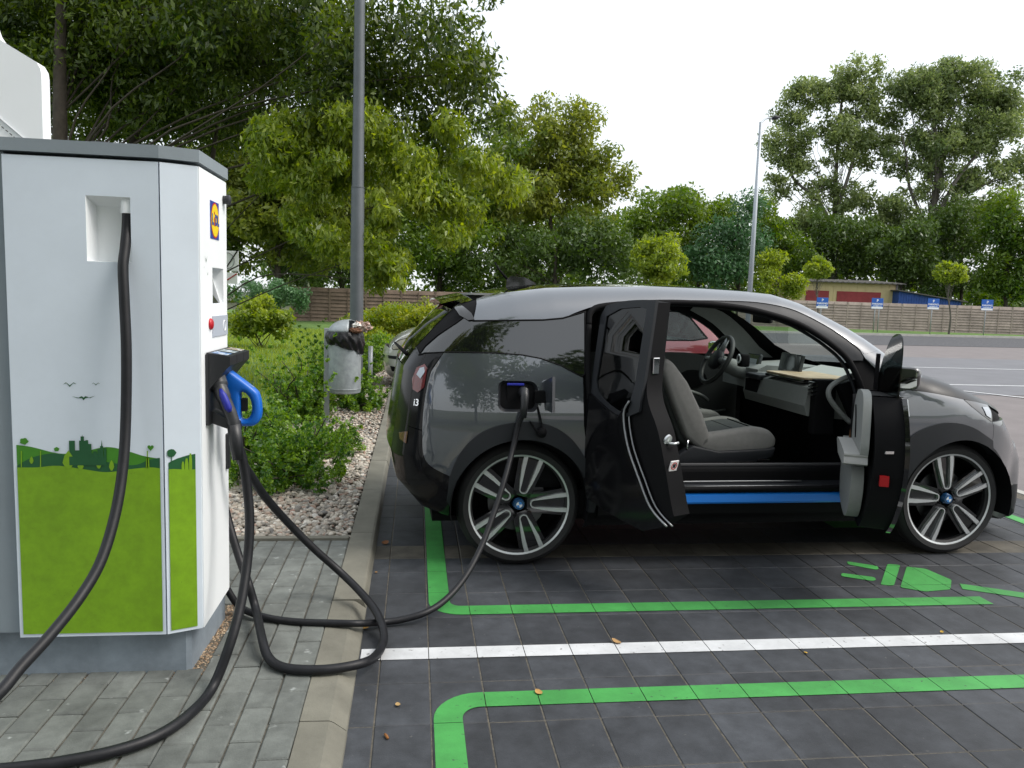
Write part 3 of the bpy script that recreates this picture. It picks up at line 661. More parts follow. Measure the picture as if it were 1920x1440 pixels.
# blue connector with loop handle in the second bay
c2 = empty('charging_connector', (0, 0, 0), 0, 'large blue charging gun with looped handle parked in the cabinet holster', 'charging plug', 'charging leads')
DB = 2.985
def B3(x, y, dy=0): return gy(x, y, DB+dy)
outer = [(413, 694), (418, 688), (427, 690), (448, 705), (478, 728), (487, 740), (491, 762), (490, 782), (481, 795), (468, 798), (446, 796), (444, 784), (438, 770), (428, 738), (418, 710)]
inner = [(452, 737), (456, 734), (464, 738), (471, 748), (474, 762), (472, 776), (464, 785), (453, 783), (453, 760)]
def plate(outl, holes, m, name, parent, th, dep, bev=.008):
    pts2 = [Vector((B3(x, y).x, B3(x, y).z)) for x, y in outl]; loops = [pts2]
    for h in holes: loops.append([Vector((B3(x, y).x, B3(x, y).z)) for x, y in h])
    allp = []; edges = []
    for L_ in loops:
        n0 = len(allp); allp += L_; edges += [(n0+i, n0+(i+1) % len(L_)) for i in range(len(L_))]
    vo, eo, fo, *_ = delaunay_2d_cdt(allp, edges, [], 0, 1e-6)
    def inside(p, L_):
        c = False
        for i in range(len(L_)):
            a, b = L_[i-1], L_[i]
            if (a.y > p.y) != (b.y > p.y) and p.x < (b.x-a.x)*(p.y-a.y)/(b.y-a.y)+a.x: c = not c
        return c
    keep = []
    for f_ in fo:
        c = sum((vo[i] for i in f_), Vector((0, 0)))/len(f_)
        if inside(c, loops[0]) and not any(inside(c, h) for h in loops[1:]): keep.append(f_)
    bm = bmesh.new(); vs = [bm.verts.new((v.x, dep, v.y)) for v in vo]
    for f_ in keep:
        try: bm.faces.new([vs[i] for i in f_])
        except ValueError: pass
    r_ = bmesh.ops.extrude_face_region(bm, geom=bm.faces[:]); 
    for v in [g_ for g_ in r_['geom'] if isinstance(g_, bmesh.types.BMVert)]: v.co.y += th
    bmesh.ops.recalc_face_normals(bm, faces=bm.faces[:])
    es = [e_ for e_ in bm.edges if len(e_.link_faces) == 2 and e_.calc_face_angle(0) > radians(60) and abs(e_.verts[0].co.y-e_.verts[1].co.y) < 1e-5]
    bmesh.ops.bevel(bm, geom=es, offset=bev, segments=3, profile=.5, affect='EDGES')
    me = bpy.data.meshes.new(name); bm.to_mesh(me); bm.free(); o = link(name, me, m, parent, True); me.set_sharp_from_angle(angle=radians(50)); return o
sm = lambda l, per=4: [(p.x, p.y) for p in spline([(a, b, 0) for a, b in l]+[(l[0][0], l[0][1], 0)], per)[:-1]]
plate(sm(outer, 3), [sm(inner, 3)], M_blue, 'gun_body', c2, .055, DB-.0275, .014)
lab = [(432, 699), (440, 702), (478, 729), (474, 731)]
mb = MB(); q = [gy(431, 697, DB-.01), gy(474, 727, DB-.01), gy(478, 728, DB+.02), gy(437, 698, DB+.02)]; mb.v = [p+Vector((.001, 0, .0035)) for p in q]; mb.f = [(0, 1, 2, 3)]; mb.build('warning_label', mat('pale_label', (.55, .62, .66), .5, speck=((.75, .55, .05), 30, .62)), c2)
MB().box(-.01, .012, -.012, .012, -.028, .022, .004).build('trigger', M_blackp, c2, False, None, Matrix.Translation(B3(458, 757)))
tb = B3(446, 786); MB().tube([tb, tb+Vector((-.012, 0, -.04)), tb+Vector((-.012, 0, -.10))], [.024, .024, .02], 12).build('strain_relief', M_blackp, c2, True)
pts = [tb+Vector((-.014, 0, -.05))]+YP([(444, 832, 3.03), (452, 862, 3.04)])+YP([(471, 893, 3.10), (500, 935, 3.22), (545, 985, 3.35), (590, 1030, 3.40), (635, 1070, 3.42)])+[gz(x, y, z+.02) for x, y, z in ((672, 1106, .10), (702, 1142, .06), (717, 1175, .03), (719, 1203, .01), (706, 1228, .012), (681, 1243, .045), (625, 1254, PZ), (569, 1256, PZ), (527, 1250, PZ), (503, 1232, PZ+.005), (492, 1200, PZ+.03))]+YP([(480, 1144, 3.16), (466, 1095, 3.20), (450, 1050, 3.26), (436, 1005, 3.32), (424, 960, 3.36), (410, 900, 3.40)])
MB().tube(spline(pts, 8), .0172, 12).build('cable', M_rub, c2, True)
# ================================================================== cars: bodies as swollen side views
def pip(P, poly):
    x, y = P[:, 0], P[:, 1]; c = np.zeros(len(P), bool); n = len(poly)
    for i in range(n):
        (ax, ay), (bx, by) = poly[i-1], poly[i]
        if ay == by: continue
        k = (ay > y) != (by > y); c ^= k & (x < (bx-ax)*(y-ay)/(by-ay)+ax)
    return c
def segdist(P, L):
    """distance of points to a polyline"""
    d = np.full(len(P), 1e9); Q = P.copy()
    for i in range(len(L)-1):
        a, b = np.array(L[i]), np.array(L[i+1]); ab = b-a; t = np.clip(((P-a)@ab)/max(ab@ab, 1e-12), 0, 1); q = a+t[:, None]*ab
        e = np.hypot(*(P-q).T); k = e < d; d[k] = e[k]; Q[k] = q[k]
    return d, Q
def dens(poly, step, closed=True):
    o = []; n = len(poly)
    for i in range(n if closed else n-1):
        a, b = poly[i], poly[(i+1) % n]; k = max(1, int(math.ceil(hypot(b[0]-a[0], b[1]-a[1])/step)))
        o += [(a[0]+(b[0]-a[0])*j/k, a[1]+(b[1]-a[1])*j/k) for j in range(k)]
    if not closed: o.append(tuple(poly[-1]))
    return o
def smooth2(pts, per=5): return [(p.x, p.y) for p in spline([(a, b, 0) for a, b in pts], per)]
class Shell:
    def __init__(s, sil, zk, wk, plan, R, par):
        s.sil = sil; s.zk = np.array(zk); s.wk = np.array(wk); s.pk = np.array([p[0] for p in plan]); s.pv = np.array([p[1] for p in plan]); s.R = R; s.par = par
        def soft(k, v, step, sig):
            x = np.arange(k[0]-.5, k[-1]+.5, step); y = np.interp(x, k, v); w = np.exp(-.5*(np.arange(-4*sig, 4*sig+step/2, step)/sig)**2); w /= w.sum(); h = len(w)//2
            return x, np.convolve(np.pad(y, h, mode='edge'), w, 'valid')[:len(x)]
        s.zk, s.wk = soft(s.zk, s.wk, .01, .06); s.pk, s.pv = soft(s.pk, s.pv, .01, .05)
        s.poly = list(sil)+[(sil[-1][0], .02), (sil[0][0], .02)]
    def T(s, x, z):
        return np.interp(z, s.zk, s.wk)-np.interp(x, s.pk, s.pv)
    def Y(s, x, z):
        P = np.stack([np.asarray(x, float), np.asarray(z, float)], 1); d, _ = segdist(P, s.sil); d[~pip(P, s.poly)] = 0
        k = 1-np.clip(d/s.R, 0, 1); return s.T(P[:, 0], P[:, 1])-s.R*(1-np.sqrt(np.clip(1-k*k, 0, 1)))
    def N(s, x, z, side, eps=.006):
        x = np.asarray(x, float); z = np.asarray(z, float)
        P = np.stack([x, z], 1); d, Q = segdist(P, s.sil)
        # stay a little inside the outline so that the slope stays finite
        c = np.array([1.3, .8]); w = np.where(d < .012, .012-d, 0); dirn = c-P; dirn /= np.linalg.norm(dirn, axis=1)[:, None]; P = P+dirn*w[:, None]; x, z = P.T
        gx_ = (s.Y(x+eps, z)-s.Y(x-eps, z))/(2*eps); gz_ = (s.Y(x, z+eps)-s.Y(x, z-eps))/(2*eps)
        n = np.stack([-gx_, np.full(len(x), 1.0), -gz_], 1); n /= np.linalg.norm(n, axis=1)[:, None]; n[:, 1] *= side; return n
    def pick(s, px, py, edge=False):
        """sight line through a picture point meets the near flank of the car"""
        yl = -.75
        for _ in range(7):
            x, z = s.flat(px, py, yl); a = np.array([x]); b = np.array([z])
            yl = -float((s.T(a, b)-s.R)[0]) if edge else -float(s.Y(a, b)[0])
        return (x, z)
    def flat(s, px, py, yl):
        cx, cy, a = s.par; d = ray(px, py); n = Vector((-sin(a), cos(a), 0)); t = (yl-(CO-Vector((cx, cy, 0))).dot(n))/d.dot(n); P = CO+d*t
        return ((P.x-cx)*cos(a)+(P.y-cy)*sin(a), P.z)
    def panel(s, name, outline, m, parent, side=-1, off=0, holes=(), grid=.035, lip=.02, snap=True):
        loops = [dens(outline, .03)]+[dens(h, .03) for h in holes]
        if snap:
            for k, L_ in enumerate(loops):
                P = np.array(L_); ins = pip(P, s.poly); d, Q = segdist(P, s.sil); P[(~ins) & (P[:, 1] > .16)] = Q[(~ins) & (P[:, 1] > .16)]; loops[k] = [tuple(p) for p in P]
        A = np.array(loops[0]); x0, z0 = A.min(0); x1, z1 = A.max(0)
        gx_, gz_ = np.meshgrid(np.arange(x0, x1, grid), np.arange(z0, z1, grid)); G = np.stack([gx_.ravel(), gz_.ravel()], 1); G[:, 0] += (np.round((G[:, 1]-z0)/grid) % 2)*grid/2
        # extra rings close to the outline, where the body turns over
        ring = []
        for o_ in (.006, .018, .036, .06, .09, .13):
            if o_ >= s.R: break
            Q = np.array(dens(s.sil, .025, False)); t = np.gradient(Q, axis=0); nn = np.stack([t[:, 1], -t[:, 0]], 1); nn /= np.maximum(np.linalg.norm(nn, axis=1)[:, None], 1e-9); ring.append(Q+nn*o_)
        dG, _ = segdist(G, s.sil); G = G[dG > min(.12, s.R*.8)]; G = np.concatenate([G]+ring)
        k = pip(G, loops[0])
        for h in loops[1:]: k &= ~pip(G, h)
        G = G[k]
        for L_ in loops:
            d, _ = segdist(G, L_+[L_[0]]); G = G[d > min(grid*.35, .009)]
        pts = [Vector(p) for p in G]; ed = []
        for L_ in loops:
            n0 = len(pts); pts += [Vector(p) for p in L_]; ed += [(n0+i, n0+(i+1) % len(L_)) for i in range(len(L_))]
        vo, eo, fo, *_ = delaunay_2d_cdt(pts, ed, [], 0, 1e-5)
        V2 = np.array([v[:] for v in vo]); C_ = np.array([V2[list(f_)].mean(0) for f_ in fo]); k = pip(C_, loops[0])
        for h in loops[1:]: k &= ~pip(C_, h)
        fs = [tuple(f_) for f_, kk in zip(fo, k) if kk]
        y = s.Y(V2[:, 0], V2[:, 1])+off; nn = s.N(V2[:, 0], V2[:, 1], side)
        V = [(a, side*b, c) for (a, c), b in zip(V2, y)]; NN = [tuple(v) for v in nn]
        if side > 0: fs = [f_[::-1] for f_ in fs]
        if lip:
            for L_ in loops:
                P = np.array(L_); yy = s.Y(P[:, 0], P[:, 1])+off; n0 = len(V); n = len(L_); ctr = P.mean(0)
                for i in range(n):
                    t = P[(i+1) % n]-P[i-1]; nv = np.array([t[1], -t[0]]); nv /= max(np.hypot(*nv), 1e-9)
                    V += [(P[i, 0], side*yy[i], P[i, 1]), (P[i, 0], side*(yy[i]-lip), P[i, 1])]; NN += [(nv[0], 0, nv[1])]*2
                for i in range(n): j = (i+1) % n; fs.append((n0+2*i, n0+2*i+1, n0+2*j+1, n0+2*j))
        me = mesh(name, V, fs); me.polygons.foreach_set('use_smooth', [True]*len(me.polygons)); me.normals_split_custom_set_from_vertices(NN)
        return link(name, me, m, parent)
    def edgeY(s, x, z): return float((s.T(np.array([x]), np.array([z]))-s.R)[0])
    def cross(s, name, pts, m, parent, bulge=.03, n=12, off=0, inset=0.0):
        """skin from flank to flank along part of the outline, swelling towards the middle"""
        P = np.array(dens(pts, .03, False)); t = np.gradient(P, axis=0); nn = np.stack([-t[:, 1], t[:, 0]], 1); nn /= np.linalg.norm(nn, axis=1)[:, None]; V = []; fs = []
        for i, p in enumerate(P):
            w = s.edgeY(*p)-inset
            for j in range(n+1):
                u = j/n*2-1; b = bulge*(1-u*u)+off; V.append((p[0]+nn[i, 0]*b, u*w, p[1]+nn[i, 1]*b))
        for i in range(len(P)-1):
            for j in range(n): a = i*(n+1)+j; fs.append((a, a+n+1, a+n+2, a+1))
        return link(name, mesh(name, V, fs), m, parent, True)
    def seam(s, name, pts, r, m, parent, side=-1, off=0, n=6, closed=False):
        P = dens(pts, .03, closed)
        if closed: P.append(P[0])
        A_ = np.array(P); y = s.Y(A_[:, 0], A_[:, 1])+off
        return MB().tube([(a, side*b, c) for (a, c), b in zip(P, y)], r, n).build(name, m, parent, True)
def subline(L, a, b):
    """piece of a polyline between x positions counted along its length fraction"""
    P = dens(L, .01, False); n = len(P); return P[int(a*n):max(int(b*n), int(a*n)+2)]

# ---------------------------------------------------------------- paint and trim
def paint(name, col, metal=.6, rough=.3, flake=.08):
    m = mat(name, col, rough, metal, coat=1, var=flake, vscale=900); m.node_tree.nodes['Principled BSDF'].inputs['Coat IOR'].default_value = 1.95; m.node_tree.nodes['Principled BSDF'].inputs['Coat Roughness'].default_value = .015; return m
M_body = paint('grey_metallic', (.085, .096, .112), .55, .30)
M_gblk = mat('gloss_black', (.008, .008, .009), .06, coat=1)
M_pblk = mat('dark_trim', (.018, .020, .024), .5, bump=.03, bscale=400, spec=.3)
M_sblk = mat('matt_black', (.006, .006, .007), .7, spec=.12)
M_tyre = mat('tyre_rubber', (.012, .012, .013), .62, bump=.1, bscale=300)
M_alu = mat('machined_alloy', (.66, .68, .69), .34, .7)
M_chrome = mat('chrome', (.8, .8, .82), .12, 1)
M_bon = mat('bonnet_black', (.010, .0105, .012), .3, spec=.35)
M_tail = mat('tail_black', (.007, .007, .008), .1, spec=.28)
M_priv = mat('privacy_glass', (.006, .007, .007), .02, coat=1, spec=.7)
M_win = glassmat('clear_glass', (.74, .82, .79), .02)
M_wdk = glassmat('tinted_glass', (.06, .07, .07), .0, .02, .3)
M_fab = mat('seat_cloth', (.062, .068, .069), .85, var=.15, vscale=40, bump=.15, bscale=500)
M_fabl = mat('seat_bolster', (.21, .206, .198), .75, var=.08, vscale=40, bump=.1, bscale=400)
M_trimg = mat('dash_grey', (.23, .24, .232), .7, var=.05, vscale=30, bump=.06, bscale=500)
M_wood = mat('eucalyptus_wood', (.48, .36, .22), .45, col2=(.58, .45, .29), vscale=12, var=.15)
M_sill = mat('sill_blue', (.010, .22, .80), .3, coat=.6)
M_red = mat('tail_red', (.13, .008, .008), .12, coat=1)
M_lens = mat('lamp_lens', (.35, .38, .42), .06, metal=.3, coat=1)
M_amb = mat('lamp_amber', (.10, .03, .012), .15, coat=1)

# ---------------------------------------------------------------- wheels
def wheel_arc(r0, r1, a, w0, w1, off):
    ca, sa = cos(a), sin(a); f_ = lambda r, o: (r*ca-o*sa, r*sa+o*ca)
    return [f_(r0, off-w0/2), f_(r1, off*1.0-w1/2), f_(r1, off+w1/2), f_(r0, off+w0/2)]
def make_wheel(R=.334, rim=.272, width=.165, phase=0, label_parent=None, fancy=True, name='wheel'):
    """outer face towards -y"""
    e = empty(name); M = Matrix.Rotation(pi/2, 4, 'X'); hw = width/2
    ty = [(rim-.008, -hw+.012), (rim+.004, -hw-.001), (rim+.03, -hw-.006), (R-.03, -hw+.0), (R-.009, -hw+.014), (R-.001, -hw+.032), (R, -.012), (R-.006, -.010), (R-.006, -.004), (R, -.002), (R, hw-.032), (R-.009, hw-.012), (R-.03, hw), (rim, hw-.01), (rim-.02, hw-.02), (rim-.02, -hw+.02), (rim-.008, -hw+.012)]
    # z of the lathe is +y here -> outer face at negative height
    MM = Matrix(((1, 0, 0, 0), (0, 0, 1, 0), (0, 1, 0, 0), (0, 0, 0, 1)))
    t_ = MB().lathe(ty, 64, MM, True).build('tyre', M_tyre, e, False, 35)
    lip_ = [(rim-.009, -hw+.005), (rim+.001, -hw+.001), (rim+.002, -hw+.010), (rim-.012, -hw+.020)]
    rm = MB().lathe(lip_, 64, MM, True).build('rim', M_alu, e, False, 50)
    MB().lathe([(rim-.010, -hw+.016), (rim-.022, -hw+.05), (rim-.03, hw-.02)], 48, MM, True).build('rim_barrel', M_gblk, e, True)
    MB().lathe([(.16, .012), (.16, .0), (.05, .0), (.05, .012)], 32, MM, True).build('brake_disc', mat('brake_steel', (.12, .12, .125), .45, .9), e, False, 40)
    MB().box(-.05, .03, -.012, .02, .10, .17, .008).build('brake_caliper', mat('caliper_grey', (.07, .07, .075), .5, .5), e)
    MB().lathe([(rim-.02, .05), (0, .05)], 32, MM).build('wheel_back', M_sblk, e)
    for k in range(5):
        a = radians(phase+72*k); yo = -hw+.012
        w = MB(); pl = [(0, 0)]
        back = wheel_arc(.045, rim-.008, a, .095, .155, 0)
        w.prism([(p[0], p[1]) for p in back], yo+.016, yo+.042, 'y'); sp = w.build('spoke', M_gblk, e, False, 30)
        # bright double bar joined by a U at the hub
        pts_o = []; n = 9; r_u = .066; hwid = .021
        P_out, P_in = [], []
        ca, sa = cos(a), sin(a); f_ = lambda r, o: (r*ca-o*sa, r*sa+o*ca)
        for r_, o_, th in ((rim-.007, .043, .024), (.20, .038, .021), (.12, .027, .013), (.085, .0215, .0055)): P_out.append((r_, o_+th/2)); P_in.append((r_, o_-th/2))
        for j in range(1, 9):
            t = pi*j/9; P_out.append((r_u+.019-.0245*sin(t)*1.0-.0, .0245*cos(t))); P_in.append((r_u+.019-.019*sin(t), .019*cos(t)))
        for r_, o_, th in ((.085, .0215, .0055), (.12, .027, .013), (.20, .038, .021), (rim-.007, .043, .024)): P_out.append((r_, -(o_+th/2))); P_in.append((r_, -(o_-th/2)))
        s_ = MB(); m_ = len(P_out)
        for yy in (yo-.002, yo+.020):
            s_.v += [(f_(*p)[0], yy, f_(*p)[1]) for p in P_out]+[(f_(*p)[0], yy, f_(*p)[1]) for p in P_in]
        for j in range(m_-1):
            s_.f += [(j, j+1, m_+j+1, m_+j), (2*m_+j, 2*m_+j+1, j+1, j), (m_+j, m_+j+1, 3*m_+j+1, 3*m_+j)]
        s_.build('spoke_face', M_alu, e)
    hub = MB().lathe([(.0, -hw+.006), (.026, -hw+.007), (.030, -hw+.012), (.034, -hw+.035)], 32, MM).build('hub_cap', mat('hub_blue', (.02, .09, .22), .25, .4, coat=1), e, False, 40)
    if fancy:
        for q in range(4):
            mb = MB(); mb.v = [(0, -hw+.0045, 0)]+[(.0165*cos(pi/2*(q+j/6)+.2), -hw+.0045, .0165*sin(pi/2*(q+j/6)+.2)) for j in range(7)]; mb.f = [tuple(range(8))]
            mb.build('hub_emblem', mat('emblem_white', (.75, .77, .8), .3) if q % 2 else mat('emblem_sky', (.03, .22, .6), .3), e)
    for k in range(5):
        a = radians(phase+36+72*k); MB().lathe([(.006, -hw+.03), (.006, -hw+.018), (0, -hw+.016)], 8, Matrix.Translation((.052*cos(a), 0, .052*sin(a))) @ MM).build('wheel_bolt', M_sblk, e)
    return e
# ================================================================== the electric hatchback
PAR = (.535, 4.763, .0405)
SILP = [(857, 967), (829, 963), (790, 947), (766, 919), (744, 895), (738, 870), (733, 842), (738, 805), (742, 782), (748, 740), (757, 685), (780, 649), (817, 609), (847, 580), (853, 572), (893, 560), (950, 548), (1022, 540), (1103, 537.5), (1223, 537), (1312, 541), (1387, 546), (1444, 552), (1474, 561), (1500, 570), (1537, 589), (1575, 609), (1609, 630), (1640, 652), (1668, 674), (1720, 700), (1765, 714), (1800, 730), (1835, 746), (1851, 758), (1862, 778), (1880, 800), (1896, 820), (1905, 850), (1905, 875), (1902, 900), (1897, 928), (1887, 956), (1876, 967), (1862, 968)]
EV = Shell([(0, .2), (1, .2)], [.16, .30, .45, .62, .80, .95, 1.05, 1.15, 1.30, 1.45, 1.56], [.80, .845, .868, .882, .882, .868, .850, .826, .786, .738, .69],
           [(-.75, .20), (-.6, .11), (-.45, .05), (-.25, .015), (0, 0), (2.45, 0), (2.7, .03), (2.9, .10), (3.05, .19), (3.2, .32)], .15, PAR)
sil = []
for i_, p in enumerate(SILP): sil.append(EV.pick(p[0]-({36: 7, 37: 9, 38: 9, 39: 9, 40: 8, 41: 5}.get(i_, 0)), p[1], True))
EV.sil = [tuple(p) for p in sil]; EV.poly = list(EV.sil)+[(EV.sil[-1][0], .02), (EV.sil[0][0], .02)]
ev = empty('parked_car', (PAR[0], PAR[1], 0), PAR[2], 'dark grey compact electric hatchback with both near doors open, plugged in at the bay', 'car', 'parked cars')
pk = lambda l, per=0: (smooth2([EV.pick(*p) for p in l], per) if per else [EV.pick(*p) for p in l])
CA = lambda l: [(700+a/2.4833, 500+b/2.4833) for a, b in l]
CB = lambda l: [(1200+a/2.6667, 540+b/2.6667) for a, b in l]
CC = lambda l: [(1540+a/3.2, 600+b/3.2) for a, b in l]
HZ = .334; AR = .374
def arcp(cx, r, a0, a1, n=14, cz=HZ): return [(cx+r*cos(radians(a0+(a1-a0)*k/n)), cz+r*sin(radians(a0+(a1-a0)*k/n))) for k in range(n+1)]
WB = 2.57
opening = smooth2([(.345, 1.30), (.36, 1.37), (.45, 1.405), (.75, 1.43), (1.0, 1.432), (1.2, 1.418), (1.33, 1.398), (1.51, 1.352), (1.64, 1.292), (1.76, 1.215), (1.84, 1.14), (1.90, 1.02)], 4)+smooth2([(1.92, .95), (1.945, .70), (1.95, .46), (1.90, .425)], 3)+[(1.2, .425), (.55, .425)]+smooth2([(.47, .45), (.41, .6), (.36, .8), (.335, 1.0), (.335, 1.2)], 3)
# inner black shell: fills seams, wheel wells cut out
for sd, op in ((-1, True), (1, False)):
    bot = [(EV.sil[0][0], .21)]+arcp(0, AR, 200, -20, 16)[0:0]
    body = list(EV.sil)+[(2.93, .19)]+[(WB+AR*cos(radians(a)), max(HZ+AR*sin(radians(a)), .18)) for a in range(-24, 205, 8)]+[(2.1, .24), (.45, .24)]+[(AR*cos(radians(a)), max(HZ+AR*sin(radians(a)), .2)) for a in range(-22, 205, 8)]
    holes = [opening] if op else [smooth2([(.95, 1.08), (.93, 1.30), (.97, 1.40), (1.2, 1.405), (1.36, 1.385), (1.55, 1.33), (1.72, 1.24), (1.86, 1.12), (1.92, 1.06)], 3)+[(1.5, 1.055)]]
    EV.panel('body_shell', body, M_sblk, ev, sd, -.014, holes, .05, 0)
# ---- near flank, rear part
qtop = CA([(330, 398), (450, 399), (560, 402), (690, 411), (780, 428), (870, 460), (975, 516)])
qleft = CA([(275, 470), (250, 560), (232, 680), (228, 790), (235, 880), (270, 930), (355, 975)])[::-1]
farc = CA([(355, 975), (390, 890), (450, 812), (530, 757), (640, 727), (750, 722), (850, 750), (930, 810), (990, 900), (1010, 960)])
q_out = pk(qtop, 4)+[EV.pick(*p) for p in CA([(977, 620), (980, 740), (992, 850), (1012, 958)])]+pk(farc[::-1], 4)[1:]+pk(qleft, 4)[1:-1]
fl = pk(CA([(582, 545), (600, 530), (740, 533), (765, 555), (768, 650), (750, 677), (600, 675), (580, 655)]), 0)
flr = rnd(fl, .02, 3)
EV.panel('quarter_panel', q_out, M_body, ev, -1, .004, [flr])
EV.panel('wheel_arch_trim', pk(farc, 4)+[(.415, .40), (.40, .30)]+[(AR*.985*cos(radians(a)), HZ+AR*.985*sin(radians(a))) for a in range(-5, 186, 6)][0:]+[(-.39, .36)], M_pblk, ev, -1, .012, grid=.03, lip=.05)
# charging flap recess, lid, socket
fx = np.array(fl); x0, z0 = fx.min(0); x1, z1 = fx.max(0); ys = -float(EV.Y(np.array([(x0+x1)/2]), np.array([(z0+z1)/2]))[0])
rc = MB(); nlp = len(flr); yb = ys+.05
yfl = -EV.Y(np.array([p[0] for p in flr]), np.array([p[1] for p in flr]))
cxm, czm = (x0+x1)/2, (z0+z1)/2
rc.v = [(p[0], y_-.005, p[1]) for p, y_ in zip(flr, yfl)]+[(cxm+(p[0]-cxm)*.88, y_+.006, czm+(p[1]-czm)*.86) for p, y_ in zip(flr, yfl)]+[(cxm+(p[0]-cxm)*.84, yb, czm+(p[1]-czm)*.8) for p in flr]
rc.f = [(r_*nlp+i, r_*nlp+(i+1) % nlp, (r_+1)*nlp+(i+1) % nlp, (r_+1)*nlp+i) for r_ in (0, 1) for i in range(nlp)]+[tuple(range(2*nlp, 3*nlp))]
port = rc.build('charge_port', M_pblk, ev, True)
MB().box(cxm-.062, cxm+.055, ys+.012, ys+.05, z0+.02, z1-.018, .012).build('socket', M_sblk, port)
MB().box(cxm-.06, cxm+.03, ys+.004, ys+.012, z1-.024, z1-.012, .003).build('socket_seal', mat('indigo_grip', (.012, .02, .3), .5), port)
lidp = MB(); hx, hz = x1+.004, (z0+z1)/2
lidp.add([(hx+.045, ys-.10, z1+.035), (hx+.050, ys-.10, z0+.01), (hx+.03, ys-.015, z0+.015), (hx+.015, ys-.015, z1-.0), (hx+.060, ys-.095, z1+.035), (hx+.066, ys-.095, z0+.01), (hx+.046, ys-.01, z0+.015), (hx+.031, ys-.01, z1-.0)],
         [(0, 1, 2, 3), (4, 7, 6, 5), (0, 4, 5, 1), (1, 5, 6, 2), (2, 6, 7, 3), (3, 7, 4, 0)])
lidp.build('flap', M_body, port)
MB().box(hx-.03, hx+.045, ys-.03, ys-.008, hz-.03, hz+.035, .006).build('flap_hinge', M_sblk, port)
MB().tube(spline([(hx-.01, ys-.02, z0+.03), (hx+.01, ys-.04, z0-.06), (hx+.005, ys-.04, z0-.11), (hx-.02, ys-.045, z0-.09), (hx-.05, ys-.035, z0-.045)], 5), .005, 6).build('cap_strap', M_sblk, port, True)
MB().lathe([(.026, 0), (.028, .01), (.022, .03), (0, .032)], 16, Matrix.Translation((hx+.012, ys-.03, z0-.10)) @ Matrix.Rotation(radians(100), 4, 'X')).build('socket_cap', M_sblk, port, True)
# glass and roof
gl_top = CA([(465, 252), (640, 250), (790, 248), (880, 240), (985, 210)])
gl_bot = CA([(985, 500), (970, 513), (870, 460), (780, 428), (690, 411), (560, 402), (450, 399), (330, 398), (240, 402), (212, 412)])
hat = CA([(240, 370), (300, 318), (380, 265), (420, 236)])
EV.panel('quarter_window', pk(gl_top)+pk(gl_bot)+pk(hat), M_priv, ev, -1, .001)
rail_low = CA([(465, 249), (640, 248), (790, 246), (880, 238), (960, 206), (1080, 172), (1280, 158)])+CB([(110, 58), (300, 61), (500, 65), (620, 75), (730, 97), (800, 122), (900, 172), (1000, 232), (1090, 300), (1120, 330)])
i_r = 15; rail_up = EV.sil[i_r:29]
EV.panel('roof_rail', pk(rail_low[:7], 3)+pk(rail_low[7:], 3)+rail_up[::-1], M_body, ev, -1, .004, grid=.03)
EV.panel('roof_rail', pk(rail_low[:7], 3)+pk(rail_low[7:], 3)+rail_up[::-1], M_body, ev, 1, .004, grid=.03)
EV.seam('window_rubber', pk(gl_top)+pk(gl_bot)+pk(hat), .005, M_sblk, ev, -1, .002, 5, True)
EV.seam('door_seal', opening, .017, M_sblk, ev, -1, -.002, 8, True)
EV.seam('door_seal', [(p[0]+.012*(1 if p[0] < 1 else -1), p[1]-.012) for p in opening], .010, M_pblk, ev, -1, -.05, 6, True)
EV.panel('door_frame_trim', pk(rail_low[5:7]+rail_low[7:], 2)+[EV.pick(1618, 676), EV.pick(1600, 676)]+[p for p in opening[::-1] if p[1] > 1.10 and p[0] > .5], M_pblk, ev, -1, -.001, grid=.03)
MB().tube([(.0, 0, 0)]*2, .001, 3) if False else None
# ---- tail: hatch, lamp, bumper
sL = EV.sil
hatch_out = pk(CA([(330, 400), (275, 470), (250, 560), (232, 680), (228, 760)]), 3)+[EV.pick(*p) for p in CA([(160, 740), (112, 640)])]+sL[7:12][::1]+[EV.pick(*p) for p in CA([(215, 408), (330, 398)])]
EV.panel('hatch_side', hatch_out, M_tail, ev, -1, .002)
EV.panel('tail_lamp', pk(CA([(180, 520), (200, 470), (238, 452), (250, 470), (236, 560), (205, 585), (182, 570)])), M_red, ev, -1, .008, lip=.01)
EV.panel('tail_lamp_lens', pk(CA([(200, 500), (216, 470), (236, 465), (238, 490), (218, 520)])), M_lens, ev, -1, .013, lip=.004)
bump_out = [EV.pick(*p) for p in CA([(112, 640), (160, 742), (228, 764), (228, 820), (235, 882), (270, 932), (355, 977), (368, 1020)])]+[(AR*cos(radians(a)), HZ+AR*sin(radians(a))) for a in (176, 184, 192, 200)]+sL[0:8]
EV.panel('rear_bumper', bump_out, M_tail, ev, -1, .003)
EV.panel('bumper_lamp', pk(CA([(118, 770), (160, 765), (152, 822), (122, 800)])), M_amb, ev, -1, .009, lip=.006)
x_i, z_i = EV.pick(*CA([(200, 632)])[0]); y_i = -float(EV.Y(np.array([x_i]), np.array([z_i]))[0])-.012; nn_ = EV.N([x_i], [z_i], -1)[0]
me = text_mesh('i3', .05, bold=.0008, extrude=.002); bd = link('model_badge', me, M_chrome, ev)
ax = Vector((0, 0, 1)); nv = Vector(nn_); tx = ax.cross(nv).normalized(); bd.matrix_local = Matrix((( *tx, 0), (*ax, 0), (*nv, 0), (0, 0, 0, 1))).transposed(); bd.location = (x_i, y_i, z_i)
bd.matrix_local = Matrix.Translation((x_i, y_i, z_i)) @ Matrix((tx, ax.cross(tx)*0+nv.cross(tx), nv)).transposed().to_4x4()
sp = EV.sil[13:16]
